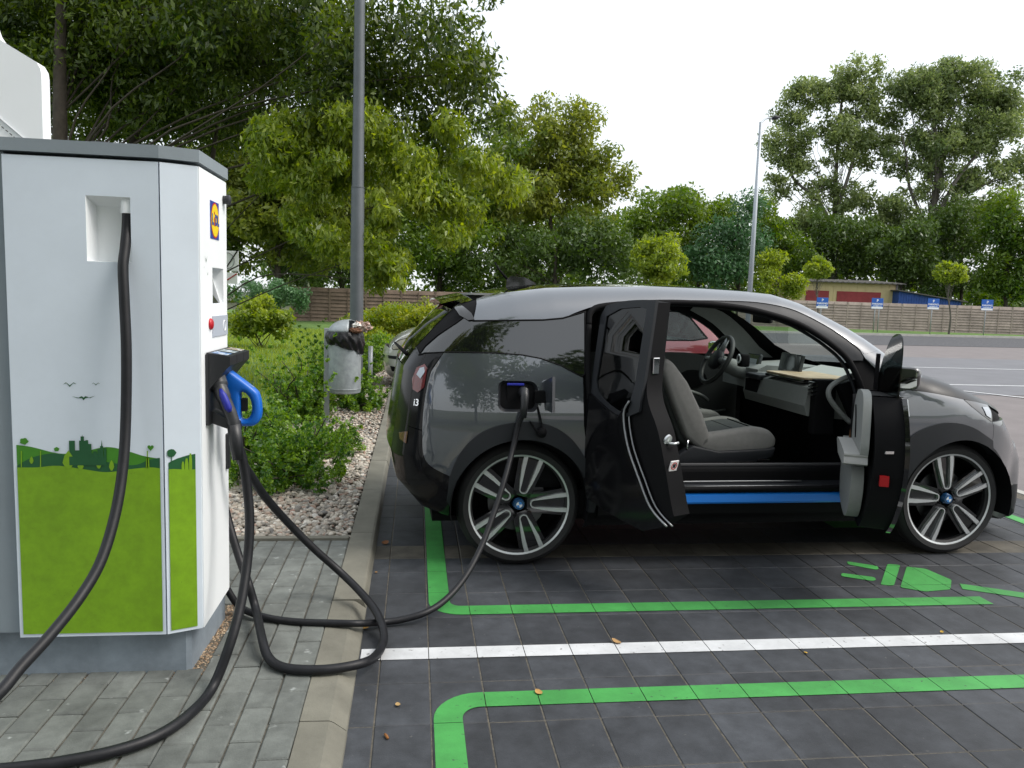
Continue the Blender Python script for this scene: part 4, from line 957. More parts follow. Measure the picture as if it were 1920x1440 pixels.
EV.panel('spoiler', pk(CA([(372, 186), (400, 172), (455, 215), (470, 245), (440, 248), (400, 225)])), M_gblk, ev, -1, .012, lip=.03)
EV.cross('hatch_glass', EV.sil[10:14], M_priv, ev, .025); EV.cross('hatch', EV.sil[6:11], M_tail, ev, .025); EV.cross('rear_bumper_skin', EV.sil[0:7], M_tail, ev, .02)
EV.cross('roof', EV.sil[14:23], M_gblk, ev, .025); EV.cross('windscreen', EV.sil[22:32], M_win, ev, .025); EV.cross('bonnet', EV.sil[31:36], M_bon, ev, .03); EV.cross('front_fascia', EV.sil[35:], M_body, ev, .03)
EV.cross('hatch_spoiler', [(-.42, 1.375), (-.36, 1.392), (-.28, 1.41)], M_gblk, ev, .03, 12, .012)
wp = EV.pick(770, 650)
MB().tube([(-.60, -.52, 1.11), (-.63, -.40, 1.13), (-.66, -.2, 1.15)], [.012, .010, .006], 8).build('rear_wiper', M_sblk, ev, True)
# roof fin and aerial
ab = (.02, -.05, EV.pick(990, 545, True)[1]+.015)
fin = MB().prism([(-.06, -.02), (-.055, .035), (-.03, .058), (.06, .05), (.12, .02), (.16, -.02)], -.022, .022, 'y').build('aerial_fin', M_gblk, ev, False, 30, Matrix.Translation((.07, -.02, 1.508)))
MB().tube([(.02, -.02, 1.545), (-.03, -.02, 1.60), (-.06, -.02, 1.645)], [.008, .006, .004], 8).build('aerial_rod', M_sblk, ev, True)
# ---- nose
fd = pk(CC([(440, 410), (470, 415), (560, 425), (680, 441), (850, 476)]), 3)+pk(CC([(900, 520), (960, 570), (1022, 615), (1032, 640), (1027, 705)]), 3)+pk(CC([(1022, 722), (980, 692), (900, 642), (800, 616), (700, 621), (600, 656), (540, 692), (470, 745)]), 3)
fd += [(2.02, .60), (1.99, .80), (2.03, .98)]
EV.panel('front_wing', fd, M_body, ev, -1, .004)
EV.panel('front_wing', fd, M_body, ev, 1, .004)
EV.panel('pillar_base', [EV.pick(*p) for p in ((1611, 654), (1622, 672), (1640, 690), (1668, 712), (1690, 722), (1715, 716))]+EV.sil[28:31][::-1], M_body, ev, -1, .003)
bo = pk(CC([(450, 385), (560, 422), (680, 440), (850, 474), (992, 507)]), 3)+EV.sil[30:36][::-1]+[EV.pick(*p) for p in CC([(520, 330), (450, 350)])]
EV.panel('bonnet_edge', bo, M_bon, ev, -1, .002)
EV.panel('headlamp', pk(CC([(852, 477), (920, 490), (992, 508), (1012, 540), (1020, 612), (960, 568), (900, 519)])), mat('headlamp_glass', (.03, .033, .038), .05, coat=1), ev, -1, .006)
EV.panel('headlamp_lens', pk(CC([(960, 520), (992, 520), (1008, 545), (1012, 590), (985, 572)])), M_lens, ev, -1, .010, lip=.004)
fb = pk(CC([(1022, 612), (1032, 640), (1027, 707), (1002, 737)]))+pk(CC([(1050, 790), (1085, 850), (1100, 920)]))+[EV.pick(*p) for p in CC([(1125, 1000), (1150, 985)])]+EV.sil[35:41][::-1]
EV.panel('front_bumper', fb, M_body, ev, -1, .005)
EV.panel('front_bumper_trim', [EV.pick(*p) for p in CC([(1000, 737), (1050, 790), (1085, 850), (1102, 920), (1125, 1000), (1152, 985)])]+EV.sil[40:]+[(WB+AR*cos(radians(a)), HZ+AR*sin(radians(a))) for a in range(-18, 62, 6)], M_pblk, ev, -1, .004)
EV.panel('wheel_arch_trim', pk(CC([(1022, 722), (980, 692), (900, 642), (800, 616), (700, 621), (600, 656), (540, 692), (470, 745)]), 3)+[(2.14, .48), (2.14, .34)]+[(WB+AR*.985*cos(radians(a)), HZ+AR*.985*sin(radians(a))) for a in range(184, 44, -6)], M_pblk, ev, -1, .012, grid=.03, lip=.05)
# far flank kept simple: lower side, door glass
lowb = [(-.60, .40), (-.64, .7), (-.60, 1.0), (-.4, 1.12), (.3, 1.05), (1.0, 1.0), (2.0, 1.04), (2.6, .95), (2.85, .80), (2.95, .5), (2.95, .35)]+[(WB+AR*cos(radians(a)), HZ+AR*sin(radians(a))) for a in range(0, 190, 10)]+[(2.1, .26), (.45, .26)]+[(AR*cos(radians(a)), HZ+AR*sin(radians(a))) for a in range(-10, 185, 10)]
EV.panel('far_side', lowb, M_body, ev, 1, .003, lip=.0)
EV.panel('far_door_window', [(.95, 1.06), (.93, 1.30), (.97, 1.41), (1.2, 1.415), (1.36, 1.395), (1.55, 1.34), (1.72, 1.25), (1.86, 1.13), (1.94, 1.05), (1.5, 1.045)], M_win, ev, 1, -.02, lip=0)
EV.panel('far_pillar', [(1.825, 1.05), (1.85, 1.05), (1.85, 1.20), (1.825, 1.20)], M_sblk, ev, 1, -.012, lip=.03)
# ---- wheel wells, underside, sill
for cx in (0, WB):
    for sd in (-1, 1):
        ww = MB(); n = 22; ang_ = [radians(-14+208*k/n) for k in range(n+1)]
        ww.v = [(cx+(AR-.004)*cos(t), sd*.858, HZ+(AR-.004)*sin(t)) for t in ang_]+[(cx+(AR-.004)*cos(t), sd*.62, HZ+(AR-.004)*sin(t)) for t in ang_]
        ww.f = [(k, k+1, n+2+k, n+1+k) for k in range(n)]+[tuple(range(n+1, 2*n+2))]; ww.build('wheel_well', M_sblk, ev, True)
MB().box(-.45, 2.9, -.62, .62, .20, .24).build('underbody', M_sblk, ev)
MB().prism([(.40, -.80), (2.12, -.80), (2.12, .80), (.40, .80)], .215, .26).build('floor_pan', M_sblk, ev)
MB().prism([(-.868, .345), (-.874, .355), (-.872, .395), (-.86, .402), (-.80, .402), (-.80, .345)], .44, 2.05, 'x').build('sill', M_sill, ev)
MB().prism([(-.82, .255), (-.852, .285), (-.862, .3445), (-.80, .3445), (-.80, .255)], .42, 2.08, 'x').build('lower_sill', M_sblk, ev)
MB().prism([(-.84, .403), (-.862, .408), (-.862, .425), (-.835, .440), (-.76, .445), (-.76, .403)], .40, 2.02, 'x').build('sill_trim', M_pblk, ev)
for (ya, za, x0_, x1_, st) in ((-.852, .4365, .62, 1.72, .30), (-.80, .452, .62, 1.62, .25)):
    MB().tube(spline([(x0_, ya, za-.02), (x0_+st*.55, ya, za-.018), (x0_+st, ya, za), (x1_, ya, za)], 5), .0045, 6).build('sill_strip', mat('strip_grey', (.30, .31, .32), .4, .7), ev, True)
MB().box(.42, 2.0, -.76, -.70, .403, .52, .02).build('inner_sill', M_sblk, ev)
MB().box(.42, 2.0, -.715, -.695, .5205, .535, .004).build('sill_edge', mat('dull_grey', (.09, .09, .095), .5), ev)
MB().box(.3, 2.1, -.76, .76, .262, .40).build('cabin_floor', M_sblk, ev)
MB().box(-.45, .35, -.74, .74, .40, .80, .05).build('luggage_base', M_sblk, ev)
MB().box(.28, .40, -.70, .70, .55, 1.12, .05).build('rear_seat', M_fab, ev)
MB().box(.30, .78, -.66, .66, .45, .62, .06).build('rear_seat_cushion', M_fab, ev)
MB().box(1.98, 2.12, -.74, .74, .26, .95).build('bulkhead', M_sblk, ev)
MB().box(-.25, 1.45, -.50, .50, 1.44, 1.452).build('headlining', mat('headlining_grey', (.25, .26, .25), .9), ev)
# far A-pillar lining and far door lining
EV.panel('pillar_lining', smooth2([(1.52, 1.385), (1.72, 1.29), (1.90, 1.15), (2.02, 1.04)], 3)+[(2.25, 1.04)]+smooth2([(2.12, 1.12), (1.95, 1.26), (1.75, 1.38), (1.55, 1.44)], 3), M_trimg, ev, 1, -.045, lip=.0, snap=False)
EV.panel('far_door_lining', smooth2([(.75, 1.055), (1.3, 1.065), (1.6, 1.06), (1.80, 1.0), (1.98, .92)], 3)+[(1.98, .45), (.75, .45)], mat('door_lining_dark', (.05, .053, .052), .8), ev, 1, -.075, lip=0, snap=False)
EV.panel('door_pull', smooth2([(1.45, .86), (1.55, .93), (1.68, .92), (1.72, .84), (1.6, .79)], 3), M_sblk, ev, 1, -.09, lip=.0, snap=False)
MB().tube(spline([(1.35, .70, .80), (1.5, .69, .79), (1.64, .69, .75), (1.70, .70, .71)], 5), .014, 8).build('door_trim_rail', M_trimg, ev, True)
MB().tube(spline([(1.42, .71, .60), (1.7, .71, .62), (1.85, .71, .64)], 4), .008, 8).build('door_pocket_rail', M_trimg, ev, True)
mrr = MB().box(-.02, .03, -.10, .10, -.055, .055, .025).build('far_mirror', M_gblk, ev, True, None, Matrix.Translation((1.86, .98, 1.09)))
MB().box(-.024, -.021, -.08, .08, -.04, .04).build('far_mirror_glass', mat('mirror_silver', (.8, .82, .82), .03, 1), ev, False, None, Matrix.Translation((1.86, .98, 1.09)))
MB().box(.0, .03, -.12, .12, -.035, .035, .015).build('interior_mirror', M_sblk, ev, True, None, Matrix.Translation((1.72, .0, 1.355)))
# ---- dashboard
dash = MB().prism([(1.72, .80), (1.70, .86), (1.725, .965), (1.80, .985), (2.06, .99), (2.26, 1.02), (2.26, .80), (1.95, .78)], -.64, .14, 'y').build('dashboard', M_trimg, ev, False, 30)
MB().prism([(1.80, .86), (1.80, 1.0), (1.86, 1.03), (2.10, 1.02), (2.26, 1.03), (2.26, .86)], .141, .68, 'y').build('dashboard_cowl', M_trimg, ev, False, 30)
MB().prism([(1.86, .985), (2.06, .992), (2.24, 1.045), (2.24, 1.03), (2.06, .97), (1.86, .97)], -.66, .1, 'y').build('dash_top', mat('dash_pale', (.42, .43, .41), .7), ev)
MB().box(1.725, 2.02, -.56, -.10, .985, 1.004, .006).build('tray_base', M_gblk, ev)
MB().box(1.735, 2.06, -.565, -.095, 1.0045, 1.016, .004).build('wood_tray', M_wood, ev)
MB().box(1.69, 1.86, -.085, .10, .95, .985, .01).build('centre_console', M_pblk, ev)
MB().box(1.70, 1.73, -.06, .12, .86, .945, .008).build('centre_vent', M_sblk, ev)
scr = MB().box(-.015, .012, -.13, .13, 0, .125, .006).build('centre_screen', mat('screen_black', (.035, .04, .043), .12, coat=.6), ev, False, None, Matrix.Translation((1.93, -.04, 1.0)) @ Matrix.Rotation(radians(10), 4, 'Y'))
MB().box(-.012, .012, -.09, .09, 0, .095, .006).build('instrument_screen', MATS['screen_black'], ev, False, None, Matrix.Translation((1.86, .34, 1.0)) @ Matrix.Rotation(radians(12), 4, 'Y'))
MB().box(-.0135, -.0125, -.06, .06, .02, .06).build('instrument_display', mat('display_pale', (.25, .28, .30), .3), ev, False, None, Matrix.Translation((1.86, .34, 1.0)) @ Matrix.Rotation(radians(12), 4, 'Y'))
for k in range(4): MB().box(1.71, 1.745, -.70, -.645, .925+.022*k, .940+.022*k, .003).build('vent_slat', M_gblk, ev)
MB().box(1.728, 1.86, -.70, -.645, .70, 1.02, .01).build('vent_housing', M_sblk, ev)
MB().tube(spline([(2.02, -.735, 1.06), (1.90, -.74, 1.045), (1.80, -.74, .99), (1.785, -.745, .93), (1.85, -.745, .85), (1.93, -.75, .78)], 6), [.015]*31, 10).build('dash_end_trim', M_trimg, ev, True)
MB().prism([(1.83, 1.0), (2.0, 1.05), (2.02, .5), (1.93, .5), (1.94, .80)], -.76, -.71, 'y').build('speaker_panel', M_sblk, ev)
# steering wheel and column
SM = Matrix.Translation((1.60, .37, 1.045)) @ Matrix.Rotation(radians(-64), 4, 'Y')
MB().tube([(.178*cos(t), .178*sin(t), 0) for t in np.linspace(0, 2*pi, 41)], .0165, 10, False).build('steering_wheel', mat('wheel_leather', (.03, .032, .032), .55), ev, True, None, SM)
MB().lathe([(.0, -.028), (.05, -.026), (.072, -.012), (.075, .01), (.06, .03)], 20, SM).build('steering_boss', M_pblk, ev, True)
for a in (0, 180, 268):
    a = radians(a+90); MB().tube([(.05*cos(a), .05*sin(a), 0), (.17*cos(a), .17*sin(a), 0)], [.024, .014], 8).build('steering_spoke', mat('spoke_silver', (.25, .26, .27), .4, .6), ev, True, None, SM)
MB().tube([(1.63, .37, 1.03), (1.75, .37, .985), (1.9, .37, .95)], [.05, .06, .07], 14).build('steering_column', M_trimg, ev, True)
MB().box(-.035, .035, -.03, .03, -.04, .05, .014).build('gear_selector', M_sblk, ev, True, None, Matrix.Translation((1.70, .16, 1.055)))
MB().tube([(1.665, .16+.022*cos(t), 1.07+.026*sin(t)) for t in np.linspace(0, 2*pi, 17)], .006, 6).build('selector_ring', mat('cabinet_bright_white', 0), ev, True)
# ---- front seats
def seat(yc, name, lab):
    s_ = empty('front_seat', (1.12, yc, .40)); s_.parent = ev
    def sec(pts, y0, y1, m, nm, bev=.03):
        bm = bmesh.new(); vs0 = [bm.verts.new((p[0]-1.12, y0-yc, p[1]-.40)) for p in pts]; vs1 = [bm.verts.new((p[0]-1.12, y1-yc, p[1]-.40)) for p in pts]; n = len(pts)
        bm.faces.new(vs0[::-1]); bm.faces.new(vs1)
        for i in range(n): bm.faces.new((vs0[i], vs0[(i+1) % n], vs1[(i+1) % n], vs1[i]))
        bmesh.ops.recalc_face_normals(bm, faces=bm.faces[:])
        bmesh.ops.bevel(bm, geom=[e for e in bm.edges], offset=bev, segments=3, profile=.5, affect='EDGES', clamp_overlap=True)
        me = bpy.data.meshes.new(nm); bm.to_mesh(me); bm.free(); o = link(nm, me, m, s_, True); me.set_sharp_from_angle(angle=radians(50)); return o
    y0, y1 = yc-.24, yc+.24
    cus = [(1.10, .60), (1.12, .68), (1.22, .69), (1.40, .715), (1.50, .705), (1.555, .665), (1.56, .61), (1.50, .575), (1.2, .56)]
    sec(cus, y0+.07, y1-.07, M_fab, 'cushion', .02)
    bol = [(1.06, .595), (1.10, .68), (1.25, .70), (1.42, .725), (1.52, .71), (1.57, .66), (1.565, .60), (1.50, .57), (1.2, .555)]
    sec(bol, y0, y0+.085, M_fabl, 'cushion_bolster', .03); sec(bol, y1-.085, y1, M_fabl, 'cushion_bolster', .03)
    bk = [(1.11, .60), (1.14, .66), (1.06, .80), (.96, .98), (.87, 1.14), (.82, 1.22), (.77, 1.21), (.80, 1.08), (.88, .88), (.98, .64), (1.04, .58)]
    sec(bk, y0+.06, y1-.06, M_fab, 'backrest', .02)
    bb = [(1.10, .58), (1.17, .63), (1.10, .80), (1.00, .98), (.90, 1.10), (.85, 1.12), (.83, 1.05), (.90, .88), (1.0, .66)]
    sec(bb, y0, y0+.08, M_fabl, 'backrest_bolster', .03); sec(bb, y1-.08, y1, M_fabl, 'backrest_bolster', .03)
    sec([(.80, 1.23), (.84, 1.25), (.82, 1.40), (.77, 1.42), (.73, 1.38), (.75, 1.24)], yc-.12, yc+.12, M_fab, 'headrest', .025)
    sec([(.93, .55), (1.04, .62), (1.20, .585), (1.50, .60), (1.56, .61), (1.54, .545), (1.25, .46), (1.0, .43), (.92, .47)], y0-.015, y0+.05, M_pblk, 'seat_base_cover', .014)
    sec([(1.0, .42), (1.03, .53), (1.50, .53), (1.45, .42)], y0+.05, y1-.05, M_sblk, 'seat_base', .02)
    MB().box(.12, .30, -.262, -.250, .10, .125, .005).build('adjuster_lever', M_gblk, s_); MB().box(.32, .40, -.262, -.252, .12, .14, .005).build('adjuster_lever', M_gblk, s_)
    for k in range(2): MB().box(.20+.11*k, .205+.11*k, -.15, .15, .300+.012*k, .306+.012*k, .002).build('seat_seam', M_sblk, s_)
    return s_
seat(-.36, 'n', ''); seat(.36, 'f', '')
MB().tube([(.99, -.655, .66), (.985, -.66, .60)], .006, 6).build('belt_buckle', M_chrome, ev, True)
MB().box(1.51, 1.53, -.52, -.46, .49, .53, .006).build('floor_reflector', mat('dull_red', (.12, .01, .01), .4), ev)
# ---- wheels
for i, (cx, sd, ph) in enumerate(((0, -1, 2), (WB, -1, 28), (0, 1, 20), (WB, 1, 50))):
    w = make_wheel(phase=ph); w.parent = ev; w.location = (cx, sd*.725, HZ)
    if sd > 0: w.rotation_euler = (0, 0, pi)
# ---- rear door, swung out
class Leaf:
    """door frame: d along the leaf from the hinge, t inwards through its thickness"""
    def __init__(s, hinge, u, inn): s.h, s.u, s.n = Vector(hinge), Vector(u), Vector(inn)
    def P(s, d, t, z): q = s.h+s.u*d+s.n*t; return Vector((q.x, q.y, z))
    def uv(s, px, py, t=0):
        cx, cy, a = PAR; R_ = Matrix.Rotation(-a, 2); o = R_ @ (Vector((CO.x, CO.y))-Vector((cx, cy))); dr = ray(px, py); dd = R_ @ Vector((dr.x, dr.y))
        n = Vector((-s.u.y, s.u.x)); p0 = s.h+s.n*t; k = (p0-o).dot(n)/dd.dot(n); q = o+dd*k; return ((q-p0).dot(s.u), CO.z+dr.z*k)
    def prism(s, name, pts, t0, t1, m, parent, holes=(), bev=0, bend=None):
        allp = [Vector(p) for p in pts]; ed = [(i, (i+1) % len(pts)) for i in range(len(pts))]; loops = [pts]+list(holes)
        for h in holes: n0 = len(allp); allp += [Vector(p) for p in h]; ed += [(n0+i, n0+(i+1) % len(h)) for i in range(len(h))]
        vo, eo, fo, *_ = delaunay_2d_cdt(allp, ed, [], 0, 1e-6); V2 = np.array([v[:] for v in vo]); C_ = np.array([V2[list(f_)].mean(0) for f_ in fo]); k = pip(C_, pts)
        for h in holes: k &= ~pip(C_, h)
        bm = bmesh.new(); bf = bend or (lambda d, z: 0)
        A_ = [bm.verts.new(s.P(v[0], t0+bf(*v), v[1])) for v in V2]; B_ = [bm.verts.new(s.P(v[0], t1+bf(*v), v[1])) for v in V2]
        for f_, kk in zip(fo, k):
            if kk: bm.faces.new([A_[i] for i in f_]); bm.faces.new([B_[i] for i in f_][::-1])
        idx_ = {tuple(np.round(v, 5)): i for i, v in enumerate(V2)}
        for L_ in loops:
            for i in range(len(L_)):
                a, b = idx_.get(tuple(np.round(L_[i], 5))), idx_.get(tuple(np.round(L_[(i+1) % len(L_)], 5)))
                if a is not None and b is not None and a != b: bm.faces.new((A_[a], A_[b], B_[b], B_[a]))
        bmesh.ops.recalc_face_normals(bm, faces=bm.faces[:])
        me = bpy.data.meshes.new(name); bm.to_mesh(me); bm.free(); o = link(name, me, m, parent, True); me.set_sharp_from_angle(angle=radians(32)); return o
a_ = radians(65); RD = Leaf((.335, -.862), (cos(a_), -sin(a_)), (sin(a_), cos(a_)))
rd = empty('rear_door'); rd.parent = ev
tum = lambda d, z: .0+max(0, z-.95)*.13-.02*sin(pi*min(1, max(0, (z-.35)/.7)))
core_f = smooth2([RD.uv(x, y, .03) for x, y in ((1211, 566), (1210, 640), (1210, 717), (1219, 758), (1238, 806), (1250, 860), (1257, 905), (1262, 945), (1266, 968))], 3)
core = core_f+smooth2([(.50, .345), (.25, .37), (.06, .41)], 3)+[(.01, .55), (.0, .9), (.005, 1.34)]+smooth2([(.04, 1.40), (.15, 1.425), (.28, 1.435)], 3)
wing = smooth2([(.04, 1.02), (.07, .965), (.14, .92), (.24, .885), (.31, .885)], 3)+[(.325, 1.0), (.33, 1.395), (.28, 1.405), (.14, 1.392), (.045, 1.35)]
RD.prism('door_core', dens(core, .05), .03, .135, M_sblk, rd, [dens(wing, .05)], 0, tum)
sk_f = smooth2([RD.uv(x, y, .0) for x, y in ((1183, 752), (1174, 776), (1183, 834), (1203, 895), (1223, 951), (1252, 987))], 4)
skin = sk_f+smooth2([(.45, .325), (.22, .35), (.03, .39)], 3)+[(.0, .55), (.0, .95)]+smooth2([(.06, .935), (.14, .895), (.25, .86)], 3)
RD.prism('door_skin', dens(skin, .05), .0, .028, M_tail, rd, [], 0, tum)  # body grey door skin; dark reflections put into its colour as black
MB().tube([RD.P(d, -.003+tum(d, z), z) for d, z in sk_f], .0055, 6).build('edge_strip', mat('strip_grey', (.30, .31, .32), .4, .7), rd, True)
MB().tube([RD.P(d+.016, .018+tum(d, z), z+.002) for d, z in sk_f], .0045, 6).build('edge_strip', mat('strip_grey', (.30, .31, .32), .4, .7), rd, True)
fr_o = [(.0, .96)]+[(.0, 1.35)]+smooth2([(.03, 1.405), (.15, 1.43), (.28, 1.44), (.385, 1.44)], 3)+[(.385, .90)]+smooth2([(.31, .866), (.22, .868), (.10, .915)], 3)
RD.prism('window_frame', dens(fr_o, .05), .012, .03, M_pblk, rd, [dens(wing, .05)], 0, tum)
RD.prism('window', dens(wing, .05), .02, .025, M_wdk, rd, [], 0, tum)
RD.prism('door_lining', dens([(.05, .5), (.5, .45), (.46, .8), (.40, .9), (.05, .95)], .05), .1355, .155, M_fab, rd, [], 0, tum)
# things on the shut face
def shut(px, py, dt=.075):
    best = None
    for (d, z) in dens(core_f, .01, False):
        q = RD.P(d, dt+tum(d, z), z); c = Matrix.Translation((PAR[0], PAR[1], 0)) @ Matrix.Rotation(PAR[2], 4, 'Z') @ q; x, y, _ = proj(c)
        e = abs(y-py)
        if best is None or e < best[0]: best = (e, q, d, z)
    return best[1:]
def shut_frame(q): return Matrix.Translation(q) @ Matrix(((RD.n.x, 0, RD.u.x), (RD.n.y, 0, RD.u.y), (0, 1, 0))).to_4x4()
q, d, z = shut(1232, 684); MB().box(-.022, .022, -.04, .04, -.002, .010, .004).build('door_handle', M_chrome, rd, False, None, shut_frame(q) @ Matrix.Rotation(.0, 4, 'X'))
def lean(d, z):
    i = min(range(len(core_f)), key=lambda k: abs(core_f[k][1]-z)); a, b = core_f[max(0, i-1)], core_f[min(len(core_f)-1, i+1)]; return atan2(b[0]-a[0], a[1]-b[1])
q, d, z = shut(1232, 826); lm = shut_frame(q) @ Matrix.Rotation(lean(d, z), 4, 'X')
MB().lathe([(.034, -.004), (.034, .006), (.028, .009), (0, .009)], 20, lm @ Matrix.Diagonal((.7, 1, 1, 1))).build('latch', M_alu, rd, False, 40)
MB().tube([lm @ Vector((-.005, -.005, .01)), lm @ Vector((.012, .005, .035)), lm @ Vector((.04, .008, .035))], .006, 8).build('latch_bar', M_alu, rd, True)
q, d, z = shut(1232, 877); lm = shut_frame(q) @ Matrix.Rotation(lean(d, z), 4, 'X')
MB().box(-.025, .025, -.042, .042, .0, .006).build('warning_sticker', mat('sticker_white', (.75, .72, .72), .5), rd, False, None, lm)
MB().lathe([(.019, .0065), (.019, .007), (.0145, .007), (.0145, .0065)], 20, lm @ Matrix.Translation((0, .017, 0)), True).build('sticker_ring', mat('sticker_red', (.5, .03, .03), .5), rd)
MB().box(-.009, .009, .008, .027, .0062, .0072).build('sticker_pictogram', M_pblk, rd, False, None, lm)
for k in (-1, 1): MB().tube([lm @ Vector((k*.011+.008*cos(t), -.026+.008*sin(t), .007)) for t in np.linspace(0, 2*pi, 13)], .0012, 5).build('sticker_mark', M_pblk, rd)
# ---- front door, swung out
a_ = radians(61); FD = Leaf((2.03, -.865), (-cos(a_), -sin(a_)), (-sin(a_), cos(a_)))
fdr = empty('front_door'); fdr.parent = ev
tum2 = lambda d, z: -.025*sin(pi*min(1, max(0, (z-.35)/.7)))
edge = smooth2([(.90, 1.035), (.955, .93), (.975, .80), (.955, .64), (.88, .50), (.76, .395), (.70, .375)], 4)
dcore = edge+[(.10, .375)]+smooth2([(.02, .42), (.0, .6), (.0, .9), (.02, .985)], 3)+[(.45, 1.01)]
FD.prism('door_core', dens(dcore, .06), .02, .14, M_sblk, fdr, [], 0, tum2)
FD.prism('door_skin', dens([(d*1.012 if d > .5 else d, z-.012 if z < .5 else z) for d, z in dcore], .06), .0, .0195, M_gblk, fdr, [], 0, tum2)
FD.prism('beltline_trim', [(.45, 1.012), (.90, 1.03), (.935, .96), (.90, .955), (.86, 1.0), (.45, .985)], -.006, .03, M_alu, fdr, [], 0, tum2)
FD.prism('window', smooth2([(.10, 1.0), (.14, 1.09), (.28, 1.19), (.48, 1.28), (.66, 1.315), (.82, 1.315), (.90, 1.28), (.92, 1.18), (.90, 1.0)], 4), .03, .036, glassmat('door_glass', (.16, .19, .19), .0, .02, .18), fdr)
FD.prism('window_divider', [(.045, .99), (.075, .99), (.085, 1.19), (.055, 1.19)], .03, .05, M_sblk, fdr)
tt = .1405
ln_up = smooth2([(.96, .80), (.945, .93), (.90, 1.03), (.78, 1.05), (.62, 1.035), (.52, .98), (.48, .90), (.47, .80), (.50, .74)], 4)+[(.93, .74)]
FD.prism('lining_upper', ln_up, tt, tt+.035, M_trimg, fdr)
FD.prism('lining_slot', smooth2([(.60, .96), (.66, .90), (.70, .82), (.685, .82), (.64, .90), (.585, .955)], 3), tt+.0355, tt+.040, M_sblk, fdr)
FD.prism('armrest', smooth2([(.42, .755), (.50, .775), (.90, .775), (.94, .755), (.92, .715), (.55, .705)], 3), tt+.0, tt+.10, mat('armrest_pale', (.30, .30, .29), .7), fdr)
FD.prism('lining_lower', smooth2([(.20, .74), (.26, .70), (.40, .62), (.55, .66), (.80, .70), (.86, .60), (.80, .48), (.66, .41), (.45, .405), (.28, .43), (.20, .52)], 4), tt, tt+.055, M_trimg, fdr)
FD.prism('door_pull', smooth2([(.28, .98), (.38, .93), (.42, .80), (.38, .74), (.30, .80)], 3), tt, tt+.03, M_sblk, fdr)
FD.prism('pocket_contents', smooth2([(.24, .73), (.30, .80), (.42, .74), (.60, .70), (.50, .60), (.34, .62)], 3), tt+.01, tt+.03, mat('brown_paper', (.22, .09, .02), .6, col2=(.05, .02, .01), vscale=25), fdr)
for k, (d, z, s_) in enumerate(((.915, .665, .024),)):
    q = FD.P(d+.062, .07, z); fm = Matrix.Translation(q) @ Matrix(((FD.n.x, 0, FD.u.x), (FD.n.y, 0, FD.u.y), (0, 1, 0))).to_4x4()
    MB().box(-s_*.8, s_*.8, -s_, s_, -.03, .008, .001).build('red_reflector', mat('reflector_red', (.35, .006, .01), .3), fdr, False, None, fm)
q = FD.P(.985, .06, .80); MB().box(-.02, .02, -.004, .004, -.008, .004).build('edge_clip', M_chrome, fdr, False, None, Matrix.Translation(q))
# door mirror
mc = FD.P(.22, -.066, 1.075)
mm = Matrix.Translation(mc) @ Matrix.Rotation(radians(50), 4, 'Z')
bm = bmesh.new(); bmesh.ops.create_cube(bm, size=1)
for v in bm.verts: v.co = (v.co.x*.10+.03, v.co.y*.175, v.co.z*.13*(1.0 if v.co.x < 0 else .8))
bmesh.ops.bevel(bm, geom=bm.edges[:], offset=.035, segments=4, profile=.5, affect='EDGES'); bm.transform(mm); me = bpy.data.meshes.new('mirror_housing'); bm.to_mesh(me); bm.free()
link('mirror_housing', me, M_gblk, fdr, True)
mg = rnd([(-.075, -.05), (.075, -.053), (.078, .053), (-.07, .05)], .025, 4)
MB().prism(mg, -.0235, -.0205, 'x').build('mirror_glass', MATS['mirror_silver'], fdr, False, None, mm)
MB().tube([FD.P(.10, .03, 1.0), FD.P(.13, -.06, 1.015), FD.P(.16, -.12, 1.03)], [.03, .025, .02], 10).build('mirror_stalk', M_gblk, fdr, True)
# ---- lead plugged into the car
CM = Matrix.Translation((PAR[0], PAR[1], 0)) @ Matrix.Rotation(PAR[2], 4, 'Z')
w0 = CM @ Vector((cxm+.025, ys-.005, czm+.02))
c3 = empty('charging_connector', (0, 0, 0), 0, 'black charging lead plugged into the rear wing of the grey car', 'charging plug', 'charging leads')
MB().tube([w0+Vector((0, .05, .0)), w0+Vector((0, .0, .005)), w0+Vector((0, -.035, .01)), w0+Vector((-.001, -.06, -.008)), w0+Vector((-.003, -.065, -.06)), w0+Vector((-.005, -.06, -.12))], [.028, .027, .024, .022, .019, .017], 12).build('plug', M_blackp, c3, True)
e0 = w0+Vector((-.004, -.063, -.09))
pts = [e0]+YP([(971, 800, 3.85), (962, 840, 3.83), (946, 900, 3.73), (926, 962, 3.64), (902, 1026, 3.54), (872, 1082, 3.43), (836, 1124, 3.33), (797, 1149, 3.25)])+[gz(x, y, z+.0145) for x, y, z in ((752, 1162, .012), (712, 1167, .012), (670, 1169, PZ), (620, 1168, PZ), (560, 1166, PZ), (510, 1160, PZ), (474, 1150, PZ+.01))]+YP([(450, 1138, 3.27), (434, 1118, 3.27), (420, 1090, 3.28), (405, 1040, 3.30)])
MB().tube(spline(pts, 8), .0145, 12).build('cable', M_rub, c3, True)
